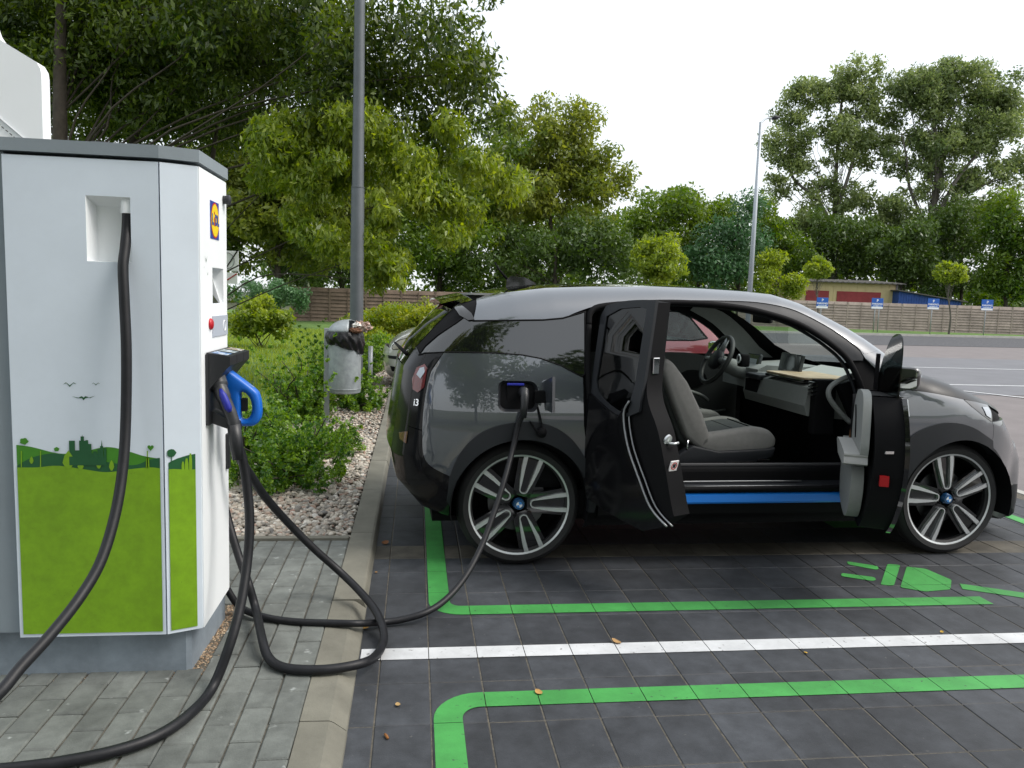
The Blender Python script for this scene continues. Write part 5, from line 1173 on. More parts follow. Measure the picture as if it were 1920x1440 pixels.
# ================================================================== other parked cars
def simple_car(label, par, pm, dark, seats=True):
    c = empty('parked_car', (par[0], par[1], 0), par[2], label, 'car', 'parked cars')
    sl_ = smooth2([(-.70, .24), (-.76, .45), (-.75, .70), (-.69, .90), (-.62, 1.0), (-.42, 1.27), (-.22, 1.40), (.3, 1.465), (.9, 1.46), (1.25, 1.40), (1.55, 1.25), (1.95, 1.0)], 3)+smooth2([(2.05, .965), (2.5, .90), (2.85, .82), (3.05, .70), (3.13, .55), (3.14, .40), (3.10, .26), (3.02, .21)], 3)
    sh = Shell(sl_, [.16, .3, .5, .7, .9, 1.0, 1.2, 1.46], [.76, .80, .83, .84, .82, .79, .70, .60], [(-.8, .20), (-.6, .08), (-.3, .01), (0, 0), (2.3, 0), (2.75, .04), (3.0, .11), (3.15, .24)], .10, par)
    wb = 2.45; ar = .345; hz = .30
    winf = [(.98, .99), (1.00, 1.34), (1.24, 1.32), (1.50, 1.18), (1.74, 1.02), (1.70, .98)]; winr = [(-.18, 1.03), (.02, 1.28), (.16, 1.345), (.91, 1.36), (.90, .985), (.0, 1.0)]
    body = list(sl_)+[(2.95, .19)]+[(wb+ar*cos(radians(a)), max(hz+ar*sin(radians(a)), .19)) for a in range(-18, 200, 9)]+[(2.0, .21), (.45, .21)]+[(ar*cos(radians(a)), max(hz+ar*sin(radians(a)), .2)) for a in range(-18, 200, 9)]
    for sd in (-1, 1):
        sh.panel('body_side', body, pm, c, sd, 0, [winf, winr], .045, .02)
        sh.panel('door_window', winf, M_win, c, sd, -.008, lip=0); sh.panel('rear_window', winr, M_win, c, sd, -.008, lip=0)
        for w_ in (winf, winr): sh.seam('window_seal', w_, .009, M_sblk, c, sd, 0, 5, True)
        sh.panel('headlamp', rnd([(2.76, .80), (3.0, .72), (3.09, .63), (3.07, .585), (2.78, .64)], .03), mat('old_lamp_lens', (.40, .37, .29), .12, coat=.6), c, sd, .006, lip=.01)
        sh.seam('headlamp_seal', rnd([(2.76, .80), (3.0, .72), (3.09, .63), (3.07, .585), (2.78, .64)], .03), .005, M_sblk, c, sd, .005, 5, True)
        sh.panel('side_lamp', [(2.70, .80), (2.745, .795), (2.755, .67), (2.71, .69)], M_amb, c, sd, .006, lip=.008)
        sh.panel('bumper_strip', [(2.80, .50), (2.80, .455), (3.14, .455), (3.14, .50)], dark, c, sd, .008, lip=.012)
        sh.panel('bumper_strip', [(-.40, .52), (-.40, .47), (-.76, .47), (-.76, .52)], dark, c, sd, .008, lip=.012)
        sh.panel('lower_grille', rnd([(2.95, .34), (2.95, .28), (3.08, .27), (3.11, .35)], .015), M_sblk, c, sd, .004, lip=.006)
        sh.panel('tail_lamp', rnd([(-.68, .92), (-.55, .98), (-.52, .75), (-.72, .72)], .02), M_red, c, sd, .006, lip=.01)
        sh.panel('door_handle', rnd([(.98, .86), (1.12, .86), (1.12, .835), (.98, .835)], .01), dark, c, sd, .02, lip=.02)
        for x_ in (.0, wb):
            w = make_wheel(.30, .215, .18, random.uniform(0, 72), None, False); w.parent = c; w.location = (x_, sd*.73, hz)
            if sd > 0: w.rotation_euler = (0, 0, pi)
            ww = MB(); n = 16; ang_ = [radians(-10+200*k/n) for k in range(n+1)]
            ww.v = [(x_+(ar-.004)*cos(t), sd*.79, hz+(ar-.004)*sin(t)) for t in ang_]+[(x_+(ar-.004)*cos(t), sd*.58, hz+(ar-.004)*sin(t)) for t in ang_]
            ww.f = [(k, k+1, n+2+k, n+1+k) for k in range(n)]+[tuple(range(n+1, 2*n+2))]; ww.build('wheel_well', M_sblk, c, True)
        MB().box(1.62, 1.74, sd*.86-.07, sd*.86+.07, .95, 1.08, .03).build('door_mirror', pm, c, True)
    n_ = len(sl_); at = lambda x, lo: min((i for i in range(n_)), key=lambda i: abs(sl_[i][0]-x)+(0 if (sl_[i][1] > .9) == lo else 9))
    i1, i2, i3, i4 = at(-.62, True), at(-.30, True), at(1.22, True), at(1.95, True)
    sh.cross('tailgate', sl_[:i1+1], pm, c, .06); sh.cross('rear_screen', sl_[i1:i2+1], M_wdk, c, .05); sh.cross('roof', sl_[i2:i3+1], pm, c, .03); sh.cross('windscreen', sl_[i3:i4+1], M_win, c, .04)
    sh.cross('bonnet', sl_[i4:-10], pm, c, .04); sh.cross('front_bumper', sl_[-11:], pm, c, .10)
    MB().box(.2, 1.9, -.7, .7, .22, .42).build('cabin_floor', M_sblk, c); MB().box(-.6, 3.0, -.6, .6, .19, .23).build('underbody', M_sblk, c)
    for y_ in (-.35, .35):
        MB().box(.72, .84, y_-.22, y_+.22, .45, 1.02, .05).build('seat_back', M_pblk, c, True); MB().box(.72, 1.25, y_-.22, y_+.22, .42, .56, .05).build('seat_cushion', M_pblk, c, True)
        MB().box(.70, .78, y_-.12, y_+.12, 1.03, 1.20, .03).build('headrest', M_pblk, c, True)
    MB().box(-.1, .04, -.6, .6, .45, 1.0, .05).build('rear_seat', M_pblk, c, True)
    MB().box(1.75, 2.0, -.68, .68, .6, .95, .04).build('dashboard', M_pblk, c, True)
    return c
simple_car('silver hatchback parked nose to the kerb, its headlamp showing behind the grey car', (2.74, 12.3, pi), paint('silver_paint', (.62, .62, .59), .15, .3), M_pblk).scale = (1, 1, 1.05)
simple_car('maroon hatchback in the next bay, seen through the cabin of the grey car', (3.35, 9.75, pi), paint('maroon_paint', (.22, .02, .035), .3, .35), M_sblk)

# ================================================================== plants
def leaves(name, C_, R_, n, L, m, parent=None, droop=.3, asp=.42, W_=None, tintc=None, up=.35, jit=.18, stuff=False, inner=.45, label=None):
    """n small bent leaves spread through the clusters C_ (radius R_)"""
    C_ = np.asarray(C_, float); R_ = np.asarray(R_, float); w = R_**2 if W_ is None else np.asarray(W_); w = w/w.sum()
    k = RNG.choice(len(C_), n, p=w); dv = RNG.normal(size=(n, 3)); dv /= np.linalg.norm(dv, axis=1)[:, None]; u = RNG.uniform(0, 1, n)**inner
    P = C_[k]+dv*(R_[k]*u)[:, None]*np.array([1, 1, .8]); P[:, 2] = np.maximum(P[:, 2], .03)
    ax = RNG.normal(size=(n, 3)); ax[:, 2] -= droop*1.5; ax += dv*.5; ax /= np.linalg.norm(ax, axis=1)[:, None]
    nr = RNG.normal(size=(n, 3)); nr[:, 2] += up*2; nr += dv*.6; sd = np.cross(ax, nr); sd /= np.maximum(np.linalg.norm(sd, axis=1)[:, None], 1e-6); nn = np.cross(sd, ax)
    l = (L*np.clip(RNG.lognormal(0, .32, n), .4, 1.9))[:, None]; h = l*asp*.5
    V = np.stack([P-ax*l*.5, P+sd*h-nn*h*.3, P+ax*l*.5, P-sd*h-nn*h*.3], 1).reshape(-1, 3)
    Fc = np.arange(4*n).reshape(n, 4)
    if tintc is None: tintc = RNG.uniform(.25, .75, len(C_))
    t = np.clip(np.asarray(tintc)[k]+RNG.normal(0, jit, n), 0, 1)
    o = link(name, npmesh(name, V, Fc, np.repeat(t, 4)), m, parent); return o
def ell(cx, cy, rx, ry, D, n, cr, depth=None, fill=.5):
    """cluster centres inside an ellipsoid given by a sight line, apparent radii and distance"""
    c = gd(cx, cy, D); s_ = D/F; d = RNG.normal(size=(n, 3)); d /= np.linalg.norm(d, axis=1)[:, None]; u = RNG.uniform(.05, 1, n)**fill
    dz = depth if depth else rx*s_*.9
    q = d*u[:, None]; P = np.array(c)+q[:, :1]*rx*s_*np.array(CR)+q[:, 1:2]*dz*np.array((CF.x, CF.y, 0))+q[:, 2:]*np.array((0, 0, ry*s_))
    return P, RNG.uniform(.7, 1.35, n)*cr
M_bark = mat('bark', (.05, .04, .03), .9, var=.35, vscale=9, bump=.5, bscale=30)
M_barkl = mat('pale_bark', (.10, .09, .075), .9, var=.35, vscale=6, bump=.4, bscale=20)
def limb(mb, a, b, r0, r1, sag=.12, n=7, sd=5):
    a, b = Vector(a), Vector(b); L = (b-a).length; m1 = a.lerp(b, .35)+Vector((random.gauss(0, .05)*L, random.gauss(0, .05)*L, L*sag)); m2 = a.lerp(b, .7)+Vector((random.gauss(0, .05)*L, random.gauss(0, .05)*L, L*sag*.7))
    P = spline([a, m1, m2, b], 3); k = len(P); mb.tube(P, [r0+(r1-r0)*i/(k-1) for i in range(k)], sd)
def tree(name, label, group, base, top, r, blobs, n, L, m, bark=M_bark, droop=.3, cat='tree', limbs=26, tint=None, asp=.42, stems=None, up=.35, jit=.18, inner=.45):
    t = empty(name, tuple(base), 0, label, cat, group); M = Matrix.Translation(-Vector(base)); base, top = Vector(base), Vector(top)
    C_ = np.concatenate([b[0] for b in blobs]); R_ = np.concatenate([b[1] for b in blobs])
    mb = MB(); lean_ = (top-base); P = spline([base-Vector((0, 0, .1)), base+lean_*.3+Vector((random.gauss(0, .01), random.gauss(0, .01), 0))*lean_.length, base+lean_*.65+Vector((random.gauss(0, .02), random.gauss(0, .02), 0))*lean_.length, top], 5); k = len(P)
    mb.tube(P, [r*(1.25 if i == 0 else 1)*(1-.75*i/(k-1)) for i in range(k)], 9)
    for (s0, s1, r_) in (stems or []): limb(mb, s0, s1, r_, r_*.35, .05, sd=7)
    idx = RNG.permutation(len(C_))[:limbs]
    for i in idx:
        c = Vector(C_[i]); f_ = min(.97, max(.25, (c.z-base.z)/max(lean_.z, .1)*.62)); j = int(f_*(k-1)); limb(mb, P[j], c, max(.012, r*(1-.75*f_)*.20), max(.005, r*.03), random.uniform(-.02, .12))
    mb.build('trunk', bark, t, True, None, M)
    tc = None
    if tint is not None: tc = np.clip(tint+RNG.normal(0, .13, len(C_)), 0, 1)
    o = leaves('crown', C_-np.array(base), R_, n, L, m, t, droop, asp, None, tc, up, jit, inner=inner); return t
LM = dict(dark=leafmat('leaf_dark', (.020, .050, .010), (.080, .135, .022), .3), mid=leafmat('leaf_mid', (.050, .110, .013), (.18, .26, .028), .45), olive=leafmat('leaf_olive', (.095, .145, .022), (.33, .36, .065), .5),
          lime=leafmat('leaf_lime', (.11, .18, .020), (.36, .43, .065), .5), backlit=leafmat('leaf_backlit', (.022, .052, .009), (.16, .22, .028), .42), poplar=leafmat('leaf_poplar', (.085, .135, .045), (.29, .35, .13), .45), blue=leafmat('leaf_bluish', (.040, .105, .038), (.11, .22, .09), .3),  # overhanging tree's leaves darkened in colour for its backlit look
          hedge=leafmat('leaf_hedge', (.036, .115, .012), (.24, .39, .030), .42), gold=leafmat('leaf_gold', (.13, .21, .014), (.34, .37, .035), .45))
def foot_at(px, D, z=0):
    p = gd(px, 590, D); return Vector((p.x, p.y, z))
# ---- overhanging tree behind the cabinet
D = 11.9; b = foot_at(106, D); blobs = [ell(60, 40, 260, 170, 13.6, 80, .66, 2.2), ell(300, 40, 230, 160, 13.4, 75, .62, 2.2), ell(230, 190, 200, 95, 13.4, 42, .5, 1.6), ell(420, 180, 130, 110, 13.2, 26, .5, 1.4), ell(520, 70, 190, 140, 12, 46, .55, 2.0), ell(700, 130, 150, 150, 11.5, 38, .5, 1.6), ell(830, 150, 90, 140, 11.5, 20, .42, 1.2), ell(920, 130, 45, 130, 11.5, 10, .30, .8), ell(450, -180, 500, 130, 12.5, 60, .7, 2.5), ell(960, 290, 30, 80, 11.5, 4, .25, .5)]
tree('overhanging_tree', 'large backlit tree behind the charging cabinet, crown reaching over the lamp post', 'trees around the car park', b, gd(130, -260, D), .17, blobs, 165000, .10, LM['backlit'], droop=.6, limbs=26, tint=.42, asp=.36, stems=[(b+Vector((0, 0, .6)), gd(285, 130, 13.4), .12), (gd(285, 130, 13.4), gd(320, -60, 13), .09), (gd(285, 130, 13.4), gd(700, 160, 11.8), .07), (gd(120, 60, 13), gd(520, 40, 12.2), .08)], jit=.22)
D = 10.8; blobs = [ell(620, 300, 170, 80, 11.2, 26, .32, 1.4), ell(830, 330, 130, 90, 11.2, 24, .30, 1.2), ell(600, 420, 60, 60, 10.6, 12, .22, .6), ell(705, 440, 60, 90, 10.5, 16, .22, .6), ell(850, 390, 80, 60, 11, 14, .24, .8), ell(740, 520, 25, 30, 10.4, 4, .15, .3), ell(560, 300, 80, 80, 11.2, 14, .3, 1)]
b2 = foot_at(330, 13.5)
tree('ash_leaved_maple', 'yellow green maple with drooping leafy twigs hanging beside the lamp post', 'trees around the car park', b2, gd(420, 150, 12.8), .09, blobs, 38000, .092, LM['lime'], droop=.9, limbs=4, tint=.35, asp=.34, up=.5, jit=.2)
# ---- belt of trees behind the boarded fence
def bg(label, px, D, blobs, n, L, m, tint=.45, r=.2, top=None, name='broadleaf_tree', limbs=22, bark=M_bark, **k):
    return tree(name, label, 'trees around the car park', foot_at(px, D), gd(px+random.uniform(-8, 8), top if top else blobs[0][2], D), r, [ell(*q) for q in [b_[:5]+b_[5:] for b_ in [tuple(x) for x in blobs]]] if False else [ell(*x) for x in blobs], n, L, m, bark, limbs=limbs, tint=tint, **k)
bg('olive green tree standing just left of the lamp post behind the bushes', 520, 36, [(520, 330, 130, 130, 36, 46, .9), (450, 420, 90, 110, 36, 30, .8), (600, 400, 120, 120, 36, 36, .8), (690, 330, 90, 110, 36, 26, .8), (400, 330, 60, 80, 36, 14, .8)], 62000, .24, LM['olive'], .36, top=260)
bg('shaded tree above the left end of the brown fence', 640, 44, [(640, 470, 120, 80, 44, 30, 1.1), (560, 480, 70, 60, 43, 14, 1.0)], 11000, .26, LM['dark'], .55, top=420)
bg('dense tree between the lamp post and the tall rounded tree', 820, 46, [(800, 380, 130, 140, 46, 44, 1.1), (870, 470, 110, 90, 46, 24, 1.0), (905, 330, 70, 120, 46, 26, 1.0)], 25000, .26, LM['mid'], .42, top=300)
bg('tall rounded tree with yellowish crown rising above the tail of the car', 1040, 48, [(1040, 280, 85, 95, 48, 40, 1.0), (1110, 350, 75, 90, 48, 30, 1.0), (985, 370, 90, 120, 48, 34, 1.0), (960, 260, 45, 60, 48, 12, .8)], 34000, .26, LM['olive'], .45, top=220)
bg('dark tree above the roof aerial of the grey car', 1040, 45, [(1000, 480, 110, 75, 45, 26, 1.0), (1120, 480, 80, 80, 45, 22, 1.0), (900, 500, 80, 55, 45, 14, .9)], 15000, .25, LM['dark'], .70, top=430)
bg('green tree right of the tall rounded tree', 1215, 62, [(1225, 420, 75, 75, 62, 26, 1.3), (1190, 480, 60, 60, 62, 14, 1.2)], 11000, .32, LM['mid'], .5, top=370)
bg('bushy tree behind the clipped ball tree', 1310, 64, [(1310, 410, 75, 65, 64, 28, 1.3), (1340, 480, 70, 60, 64, 18, 1.2), (1262, 370, 30, 30, 64, 5, .9)], 12000, .32, LM['mid'], .45, top=360)
bg('bluish green tree left of the distant lamp post', 1385, 60, [(1385, 450, 55, 80, 60, 20, 1.2), (1330, 500, 60, 45, 60, 12, 1.1)], 9000, .30, LM['blue'], .35, top=400)
# ---- tall poplars and the wood below them
p1 = foot_at(1566, 78); bl = [(1480, 280, 45, 60, 78, 14, 1.3), (1500, 200, 45, 55, 78, 13, 1.2), (1560, 170, 45, 50, 78, 14, 1.2), (1610, 160, 55, 45, 78, 14, 1.2), (1575, 260, 60, 55, 78, 17, 1.3), (1640, 250, 45, 80, 78, 16, 1.3), (1455, 350, 30, 35, 78, 7, 1.0), (1530, 340, 45, 40, 78, 10, 1.0), (1600, 370, 45, 50, 78, 12, 1.1), (1500, 410, 50, 40, 78, 9, 1.1), (1640, 400, 40, 45, 78, 9, 1.1), (1540, 430, 50, 35, 78, 9, 1.2)]
tree('poplar_tree', 'tall airy poplar with visible forked trunk right of the distant lamp post', 'tall poplars', p1, gd(1580, 170, 78), .38, [ell(q[0], q[1], q[2], q[3], q[4], int(q[5]*1.8), q[6]*.85) for q in bl], 40000, .34, LM['poplar'], M_barkl, limbs=34, tint=.55, stems=[(gd(1563, 440, 78), gd(1478, 300, 78), .22), (gd(1566, 400, 78), gd(1625, 180, 78), .2)], inner=.55)
p2 = foot_at(1735, 76); bl = [(1700, 180, 40, 55, 76, 12, 1.3), (1745, 180, 50, 60, 76, 16, 1.3), (1800, 155, 60, 45, 76, 18, 1.3), (1860, 170, 50, 55, 76, 16, 1.3), (1900, 220, 40, 50, 76, 12, 1.2), (1760, 260, 65, 50, 76, 20, 1.3), (1840, 250, 70, 45, 76, 20, 1.3), (1700, 300, 45, 50, 76, 12, 1.2), (1780, 340, 60, 40, 76, 13, 1.2), (1870, 330, 55, 35, 76, 12, 1.1), (1905, 300, 30, 30, 76, 6, 1.0), (1700, 390, 50, 50, 76, 12, 1.2), (1790, 410, 60, 45, 76, 14, 1.2), (1860, 400, 50, 50, 76, 12, 1.2), (1740, 440, 60, 35, 76, 10, 1.2)]
tree('poplar_tree', 'tallest broad poplar with many stems near the upper edge on the right', 'tall poplars', p2, gd(1745, 170, 76), .42, [ell(q[0], q[1], q[2], q[3], q[4], int(q[5]*1.8), q[6]*.85) for q in bl], 58000, .34, LM['poplar'], M_barkl, limbs=44, tint=.40, stems=[(gd(1738, 440, 76), gd(1800, 180, 76), .25), (gd(1745, 430, 76), gd(1860, 220, 76), .22), (gd(1735, 420, 76), gd(1690, 250, 76), .18), (gd(1750, 400, 76), gd(1895, 330, 76), .15)], inner=.55)
for px, D, bl, n, m, ti, lab in ((1475, 72, [(1470, 470, 60, 70, 72, 22, 1.3), (1440, 420, 40, 50, 72, 10, 1.1)], 9500, 'mid', .35, 'green tree at the foot of the airy poplar'), (1590, 74, [(1590, 470, 75, 65, 74, 24, 1.4), (1560, 420, 50, 40, 74, 8, 1.2)], 10000, 'dark', .75, 'dark tree right behind the yellow shed'),
        (1690, 70, [(1680, 460, 70, 55, 70, 22, 1.3), (1720, 510, 70, 45, 70, 16, 1.3)], 10000, 'dark', .85, 'dark green tree above the blue lean-to'), (1800, 72, [(1800, 450, 70, 65, 72, 24, 1.4), (1790, 520, 70, 40, 72, 12, 1.3)], 10000, 'dark', .7, 'dense tree behind the right hand young tree'),
        (1890, 66, [(1890, 430, 50, 75, 66, 22, 1.2), (1880, 520, 60, 45, 66, 16, 1.2)], 9500, 'mid', .30, 'loose green tree at the right edge behind the fence'), (1960, 66, [(1950, 460, 60, 80, 66, 18, 1.2)], 6000, 'dark', .7, 'tree cut by the right edge of the view')):
    bg(lab, px, D, bl, n, .34, LM[m], ti, top=bl[0][1]-40)
P_, R2 = [], []
for k in range(720):
    px = RNG.uniform(-700, 2700); D_ = RNG.uniform(80, 110); top_ = (400 if px < 1180 else 445)+30*sin(px*.011)+18*sin(px*.037+1); c_ = gd(px, RNG.uniform(top_, 590), D_); P_.append(c_); R2.append(RNG.uniform(1.6, 3.0))
wd = leaves('far_woodland', np.array(P_), np.array(R2), 95000, .70, LM['mid'], None, tintc=np.clip(.3+RNG.normal(0, .16, len(P_)), 0, 1)); tag(wd, 'distant wood closing the view behind the fences', 'woodland', kind='stuff')
# ---- clipped ball trees on the verge
def ball(px, py, rx, ry, D, n, L, lab, m='lime', ti=.5):
    bs = foot_at(px, D, .05); P, R_ = ell(px, py, rx*.80, ry*.82, D, 60, rx*D/F*.26, None, .32)
    return tree('ball_tree', lab, 'ball trees on the verge', bs, gd(px, py, D), .06*D/40, [(P, R_)], n, L, LM[m], M_barkl, limbs=14, tint=ti, droop=.1)
ball(1240, 487, 62, 48, 42, 9000, .20, 'large clipped ball tree above the roof of the grey car', 'lime', .45)
ball(1533, 503, 32, 22, 50, 3200, .22, 'small ball tree in front of the yellow shed')
ball(1782, 513, 32, 25, 50, 3400, .22, 'small ball tree between the two right hand parking signs')
bg('yellow green young tree right of the distant lamp post', 1452, 58, [(1450, 500, 26, 38, 58, 12, .75), (1485, 535, 28, 30, 58, 12, .7), (1435, 535, 22, 25, 58, 7, .7)], 5000, .24, LM['lime'], .6, top=470, r=.08)
for k, (x_, y_, sc_) in enumerate(((-6.5, -7.5, .85), (-.5, -7.0, .85), (5.5, -8.0, .9), (13, -9, .8))):
    src = bpy.data.objects['broadleaf_tree.00%d' % (3, 2, 4, 3)[k]]; c_ = copy_tree(src); c_.location = (x_, y_, 0); c_.scale = (sc_,)*3; c_.rotation_euler = (0, 0, k*1.3)
    c_['label'] = 'tree opposite the bays, seen mirrored in the flank and side glass of the grey car'; c_['group'] = 'trees mirrored in the car'
# ---- shrubs by the lawn and the bed
def shrub(lab, blobs, n, L, m, base, name='shrub', tint=.5, asp=.5, droop=.0, stems=10, up=.4, group='shrubs in the planting bed'):
    t = empty(name, tuple(base), 0, lab, 'shrub', group); C_ = np.concatenate([b_[0] for b_ in blobs]); R_ = np.concatenate([b_[1] for b_ in blobs]); mb = MB()
    for i in RNG.permutation(len(C_))[:stems]: limb(mb, Vector((random.gauss(0, .06), random.gauss(0, .06), 0)), Vector(C_[i])-Vector(base), .010, .003, .05)
    mb.build('stems', M_bark, t, True); leaves('foliage', C_-np.array(base), R_, n, L, LM[m], t, droop, asp, None, np.clip(tint+RNG.normal(0, .2, len(C_)), 0, 1), up, .25); return t
q = lambda px, py: gz(px, py, .04)
shrub('bright green rounded shrub beside the charging cabinet screen', [ell(470, 592, 55, 34, 19, 40, .20), ell(515, 605, 34, 30, 19, 22, .18)], 9000, .085, 'lime', q(485, 652), tint=.45, group='shrubs by the lawn')
shrub('grey green clipped bush behind the bright shrub', [ell(490, 553, 70, 26, 30, 40, .30), ell(560, 560, 30, 22, 30, 10, .28)], 7000, .10, 'blue', q(490, 600), tint=.5, group='shrubs by the lawn')
def spray(base, n, h, spread, sd):
    """upright arching sprigs: chains of small clusters"""
    P = []; R_ = []
    for i in range(n):
        a = random.uniform(0, 2*pi); o = Vector((random.gauss(0, spread*.45), random.gauss(0, spread*.45), 0)); dr = Vector((cos(a)*random.uniform(.1, .75), sin(a)*random.uniform(.1, .75), 1)).normalized(); L = h*random.uniform(.45, 1.1)
        for k in range(7):
            t = (k+1)/7; p = Vector(base)+o+dr*L*t+Vector((cos(a), sin(a), 0))*L*.18*t*t; p.z = max(base.z+.02, p.z-L*.10*t*t); P.append(p); R_.append(sd*(1.15-.75*t))
    return np.array(P), np.array(R_)
for lab, pxy, n_s, h, spd, n, ti in (('dense dark green shrub spilling over the gravel at the front of the bed', (530, 905), 80, .56, .36, 19000, .30), ('low spreading shrub on the gravel below the litter bin', (600, 850), 46, .36, .40, 10000, .45),
        ('upright leafy shrub next to the charging cabinet plugs', (478, 860), 46, .72, .32, 11000, .34), ('tall loose shrub left of the litter bin', (565, 790), 52, 1.06, .36, 12500, .42), ('small dark shrub beneath the litter bin', (660, 765), 36, .50, .40, 8000, .40),
        ('leafy shrub filling the gap behind the litter bin', (650, 725), 54, 1.05, .45, 11500, .42)):
    bs = gz(*pxy, PZ-.01); shrub(lab, [spray(bs, n_s, h, spd, .055)], n, .026 if bs.y < 7 else .034, 'hedge', bs, tint=ti, asp=.55, stems=30)
shrub('yellow green spiraea bush behind the bin and silver car', [ell(740, 600, 70, 28, 17, 60, .20), ell(800, 600, 50, 22, 17, 36, .18), ell(700, 640, 40, 30, 16, 20, .18)], 11000, .07, 'gold', q(745, 660), tint=.45, droop=-.4)
shrub('dark green bush at the foot of the spiraea beside the kerb', [ell(715, 660, 45, 34, 15, 34, .16), ell(690, 690, 30, 20, 14, 16, .13)], 8000, .05, 'hedge', q(710, 700), tint=.35)
shrub('deep green hedge closing the view behind the silver car', [ell(820, 590, 70, 30, 24, 40, .3), ell(700, 600, 60, 22, 24, 26, .28)], 7000, .09, 'olive', q(790, 640), tint=.4, group='shrubs by the lawn')
# ---- grass blades on the lawn and verge
n = 26000; gx0 = RNG.uniform(-8.5, -1.5, n); gy0 = RNG.uniform(9, 30, n)**1.0; P = np.stack([gx0, gy0, np.full(n, PZ-.012)], 1)
h = RNG.uniform(.05, .13, n); a = RNG.uniform(0, 2*pi, n); dx = np.stack([np.cos(a), np.sin(a), 0*a], 1)*.010; tip = P+np.stack([RNG.normal(0, .03, n), RNG.normal(0, .03, n), h], 1)
V = np.stack([P-dx, P+dx, tip], 1).reshape(-1, 3); gr = link('grass', npmesh('grass', V, np.arange(3*n).reshape(n, 3), np.repeat(RNG.uniform(.1, .9, n), 3)), LM['lime']); tag(gr, 'short mown grass on the lawn behind the planting bed', 'grass', kind='stuff')

# ================================================================== fences
M_fw = mat('fence_brown', (.135, .098, .072), .85, var=.3, vscale=3, rand=.10); M_fg2 = mat('fence_weathered', (.30, .245, .215), .85, var=.22, vscale=2, rand=.08)
def fence(p0, p1, h, n, slats, m, label, z0=.05):
    p0, p1 = Vector((p0.x, p0.y, 0)), Vector((p1.x, p1.y, 0)); L = (p1-p0).length/n; a = atan2((p1-p0).y, (p1-p0).x)
    f_ = empty('boarded_fence', (p0.x, p0.y, z0), a, label, 'fence', 'boarded fences')
    sh_ = h/slats; sm_ = mesh('slat', *(lambda b: (b.v, b.f))(MB().prism([(-.055, 0), (-.035, -.005), (.035, sh_*1.12), (.015, sh_*1.14)], 0.05, L-.05, 'x'))); sm_.materials.append(m)
    pm_ = mesh('post', *(lambda b: (b.v, b.f))(MB().box(-.05, .05, -.05, .06, -.05, h+.03, .008))); pm_.materials.append(m)
    bm_ = mesh('batten', *(lambda b: (b.v, b.f))(MB().box(L/2-.02, L/2+.02, -.075, -.058, .0, h))); bm_.materials.append(m)
    for i in range(n+1):
        o = link('post', pm_, None, f_); o.location = (i*L, 0, 0)
        if i < n:
            o = link('batten', bm_, None, f_); o.location = (i*L, 0, 0)
            for k in range(slats):
                o = link('slat', sm_, None, f_); o.location = (i*L, random.gauss(0, .004), k*sh_+.02); o.rotation_euler = (0, random.gauss(0, .002), 0)
    return f_
fence(foot_at(548, 37.5), foot_at(1000, 41), 1.62, 7, 9, M_fw, 'brown boarded fence behind the bushes on the left')
fence(foot_at(1385, 56), foot_at(1950, 55), 1.95, 11, 10, M_fg2, 'weathered grey brown boarded fence behind the parking signs')
# ================================================================== sheds behind the fence
def W3(px, py, D): return gd(px, py, D)
sd_ = empty('yellow_shed', tuple(foot_at(1500, 63)), 0, 'yellow boarded shed with red panels and corrugated roof', 'shed'); s0 = foot_at(1470, 63); s1 = foot_at(1678, 63); dv = (s1-s0).normalized(); ang = atan2(dv.y, dv.x); Ls = (s1-s0).length
SMt = Matrix.Translation(-foot_at(1500, 63)) @ Matrix.Translation(s0) @ Matrix.Rotation(ang, 4, 'Z'); zt = gd(1600, 530, 63).z
MB().box(0, Ls, 0, 5, 0, zt).build('wall', mat('yellow_boards', (.47, .38, .21), .8, var=.08, vscale=2), sd_, False, None, SMt)
for k in range(14): MB().box(k*Ls/14, k*Ls/14+.04, -.02, .0, .3, zt-.02).build('cover_strip', MATS['yellow_boards'], sd_, False, None, SMt)
u = lambda px: (px-1470)/(1678-1470)*Ls
for (a, b_) in ((1508, 1551), (1566, 1648)): MB().box(u(a), u(b_), -.05, -.001, gd(1600, 575, 63).z, gd(1600, 547, 63).z).build('red_panel', mat('red_boards', (.22, .03, .035), .8, var=.15, vscale=3), sd_, False, None, SMt)
MB().box(Ls-.12, Ls+.05, -.06, .1, 0, zt).build('corner_board', mat('shed_grey', (.15, .14, .14), .8), sd_, False, None, SMt)
rf = MB(); nw = 44; prof = [(-.3+(Ls+.8)*i/nw, zt+.03+(.05 if i % 2 else 0)) for i in range(nw+1)]; rf.v = [(x, -.45, z-.03) for x, z in prof]+[(x, 5.3, z+.35) for x, z in prof]; rf.f = [(i, i+1, nw+2+i, nw+1+i) for i in range(nw)]
rf.v += [(x, -.45, z-.11) for x, z in prof]; rf.f += [(2*(nw+1)+i, 2*(nw+1)+i+1, i+1, i) for i in range(nw)]
rf.build('roof', mat('roof_sheet', (.08, .075, .07), .8), sd_, False, None, SMt)
bs_ = empty('blue_shed', tuple(foot_at(1682, 62)), 0, 'low blue corrugated lean-to with sloping dark roof', 'shed'); s0 = foot_at(1682, 62); s1 = foot_at(1800, 62); Lb = (s1-s0).length; BMt = Matrix.Rotation(ang, 4, 'Z'); za, zb2 = gd(1682, 546, 62).z, gd(1800, 566, 62).z
MB().prism([(0, 0), (Lb, 0), (Lb, zb2), (0, za)], 0, 4, 'y').build('wall', mat('blue_sheet', (.012, .06, .26), .6, var=.2, vscale=3), bs_, False, None, BMt)
for k in range(24): MB().box(k*Lb/24, k*Lb/24+.06, -.03, -.001, 0, za+(zb2-za)*(k+.2)/24-.03).build('rib', MATS['blue_sheet'], bs_, False, None, BMt)
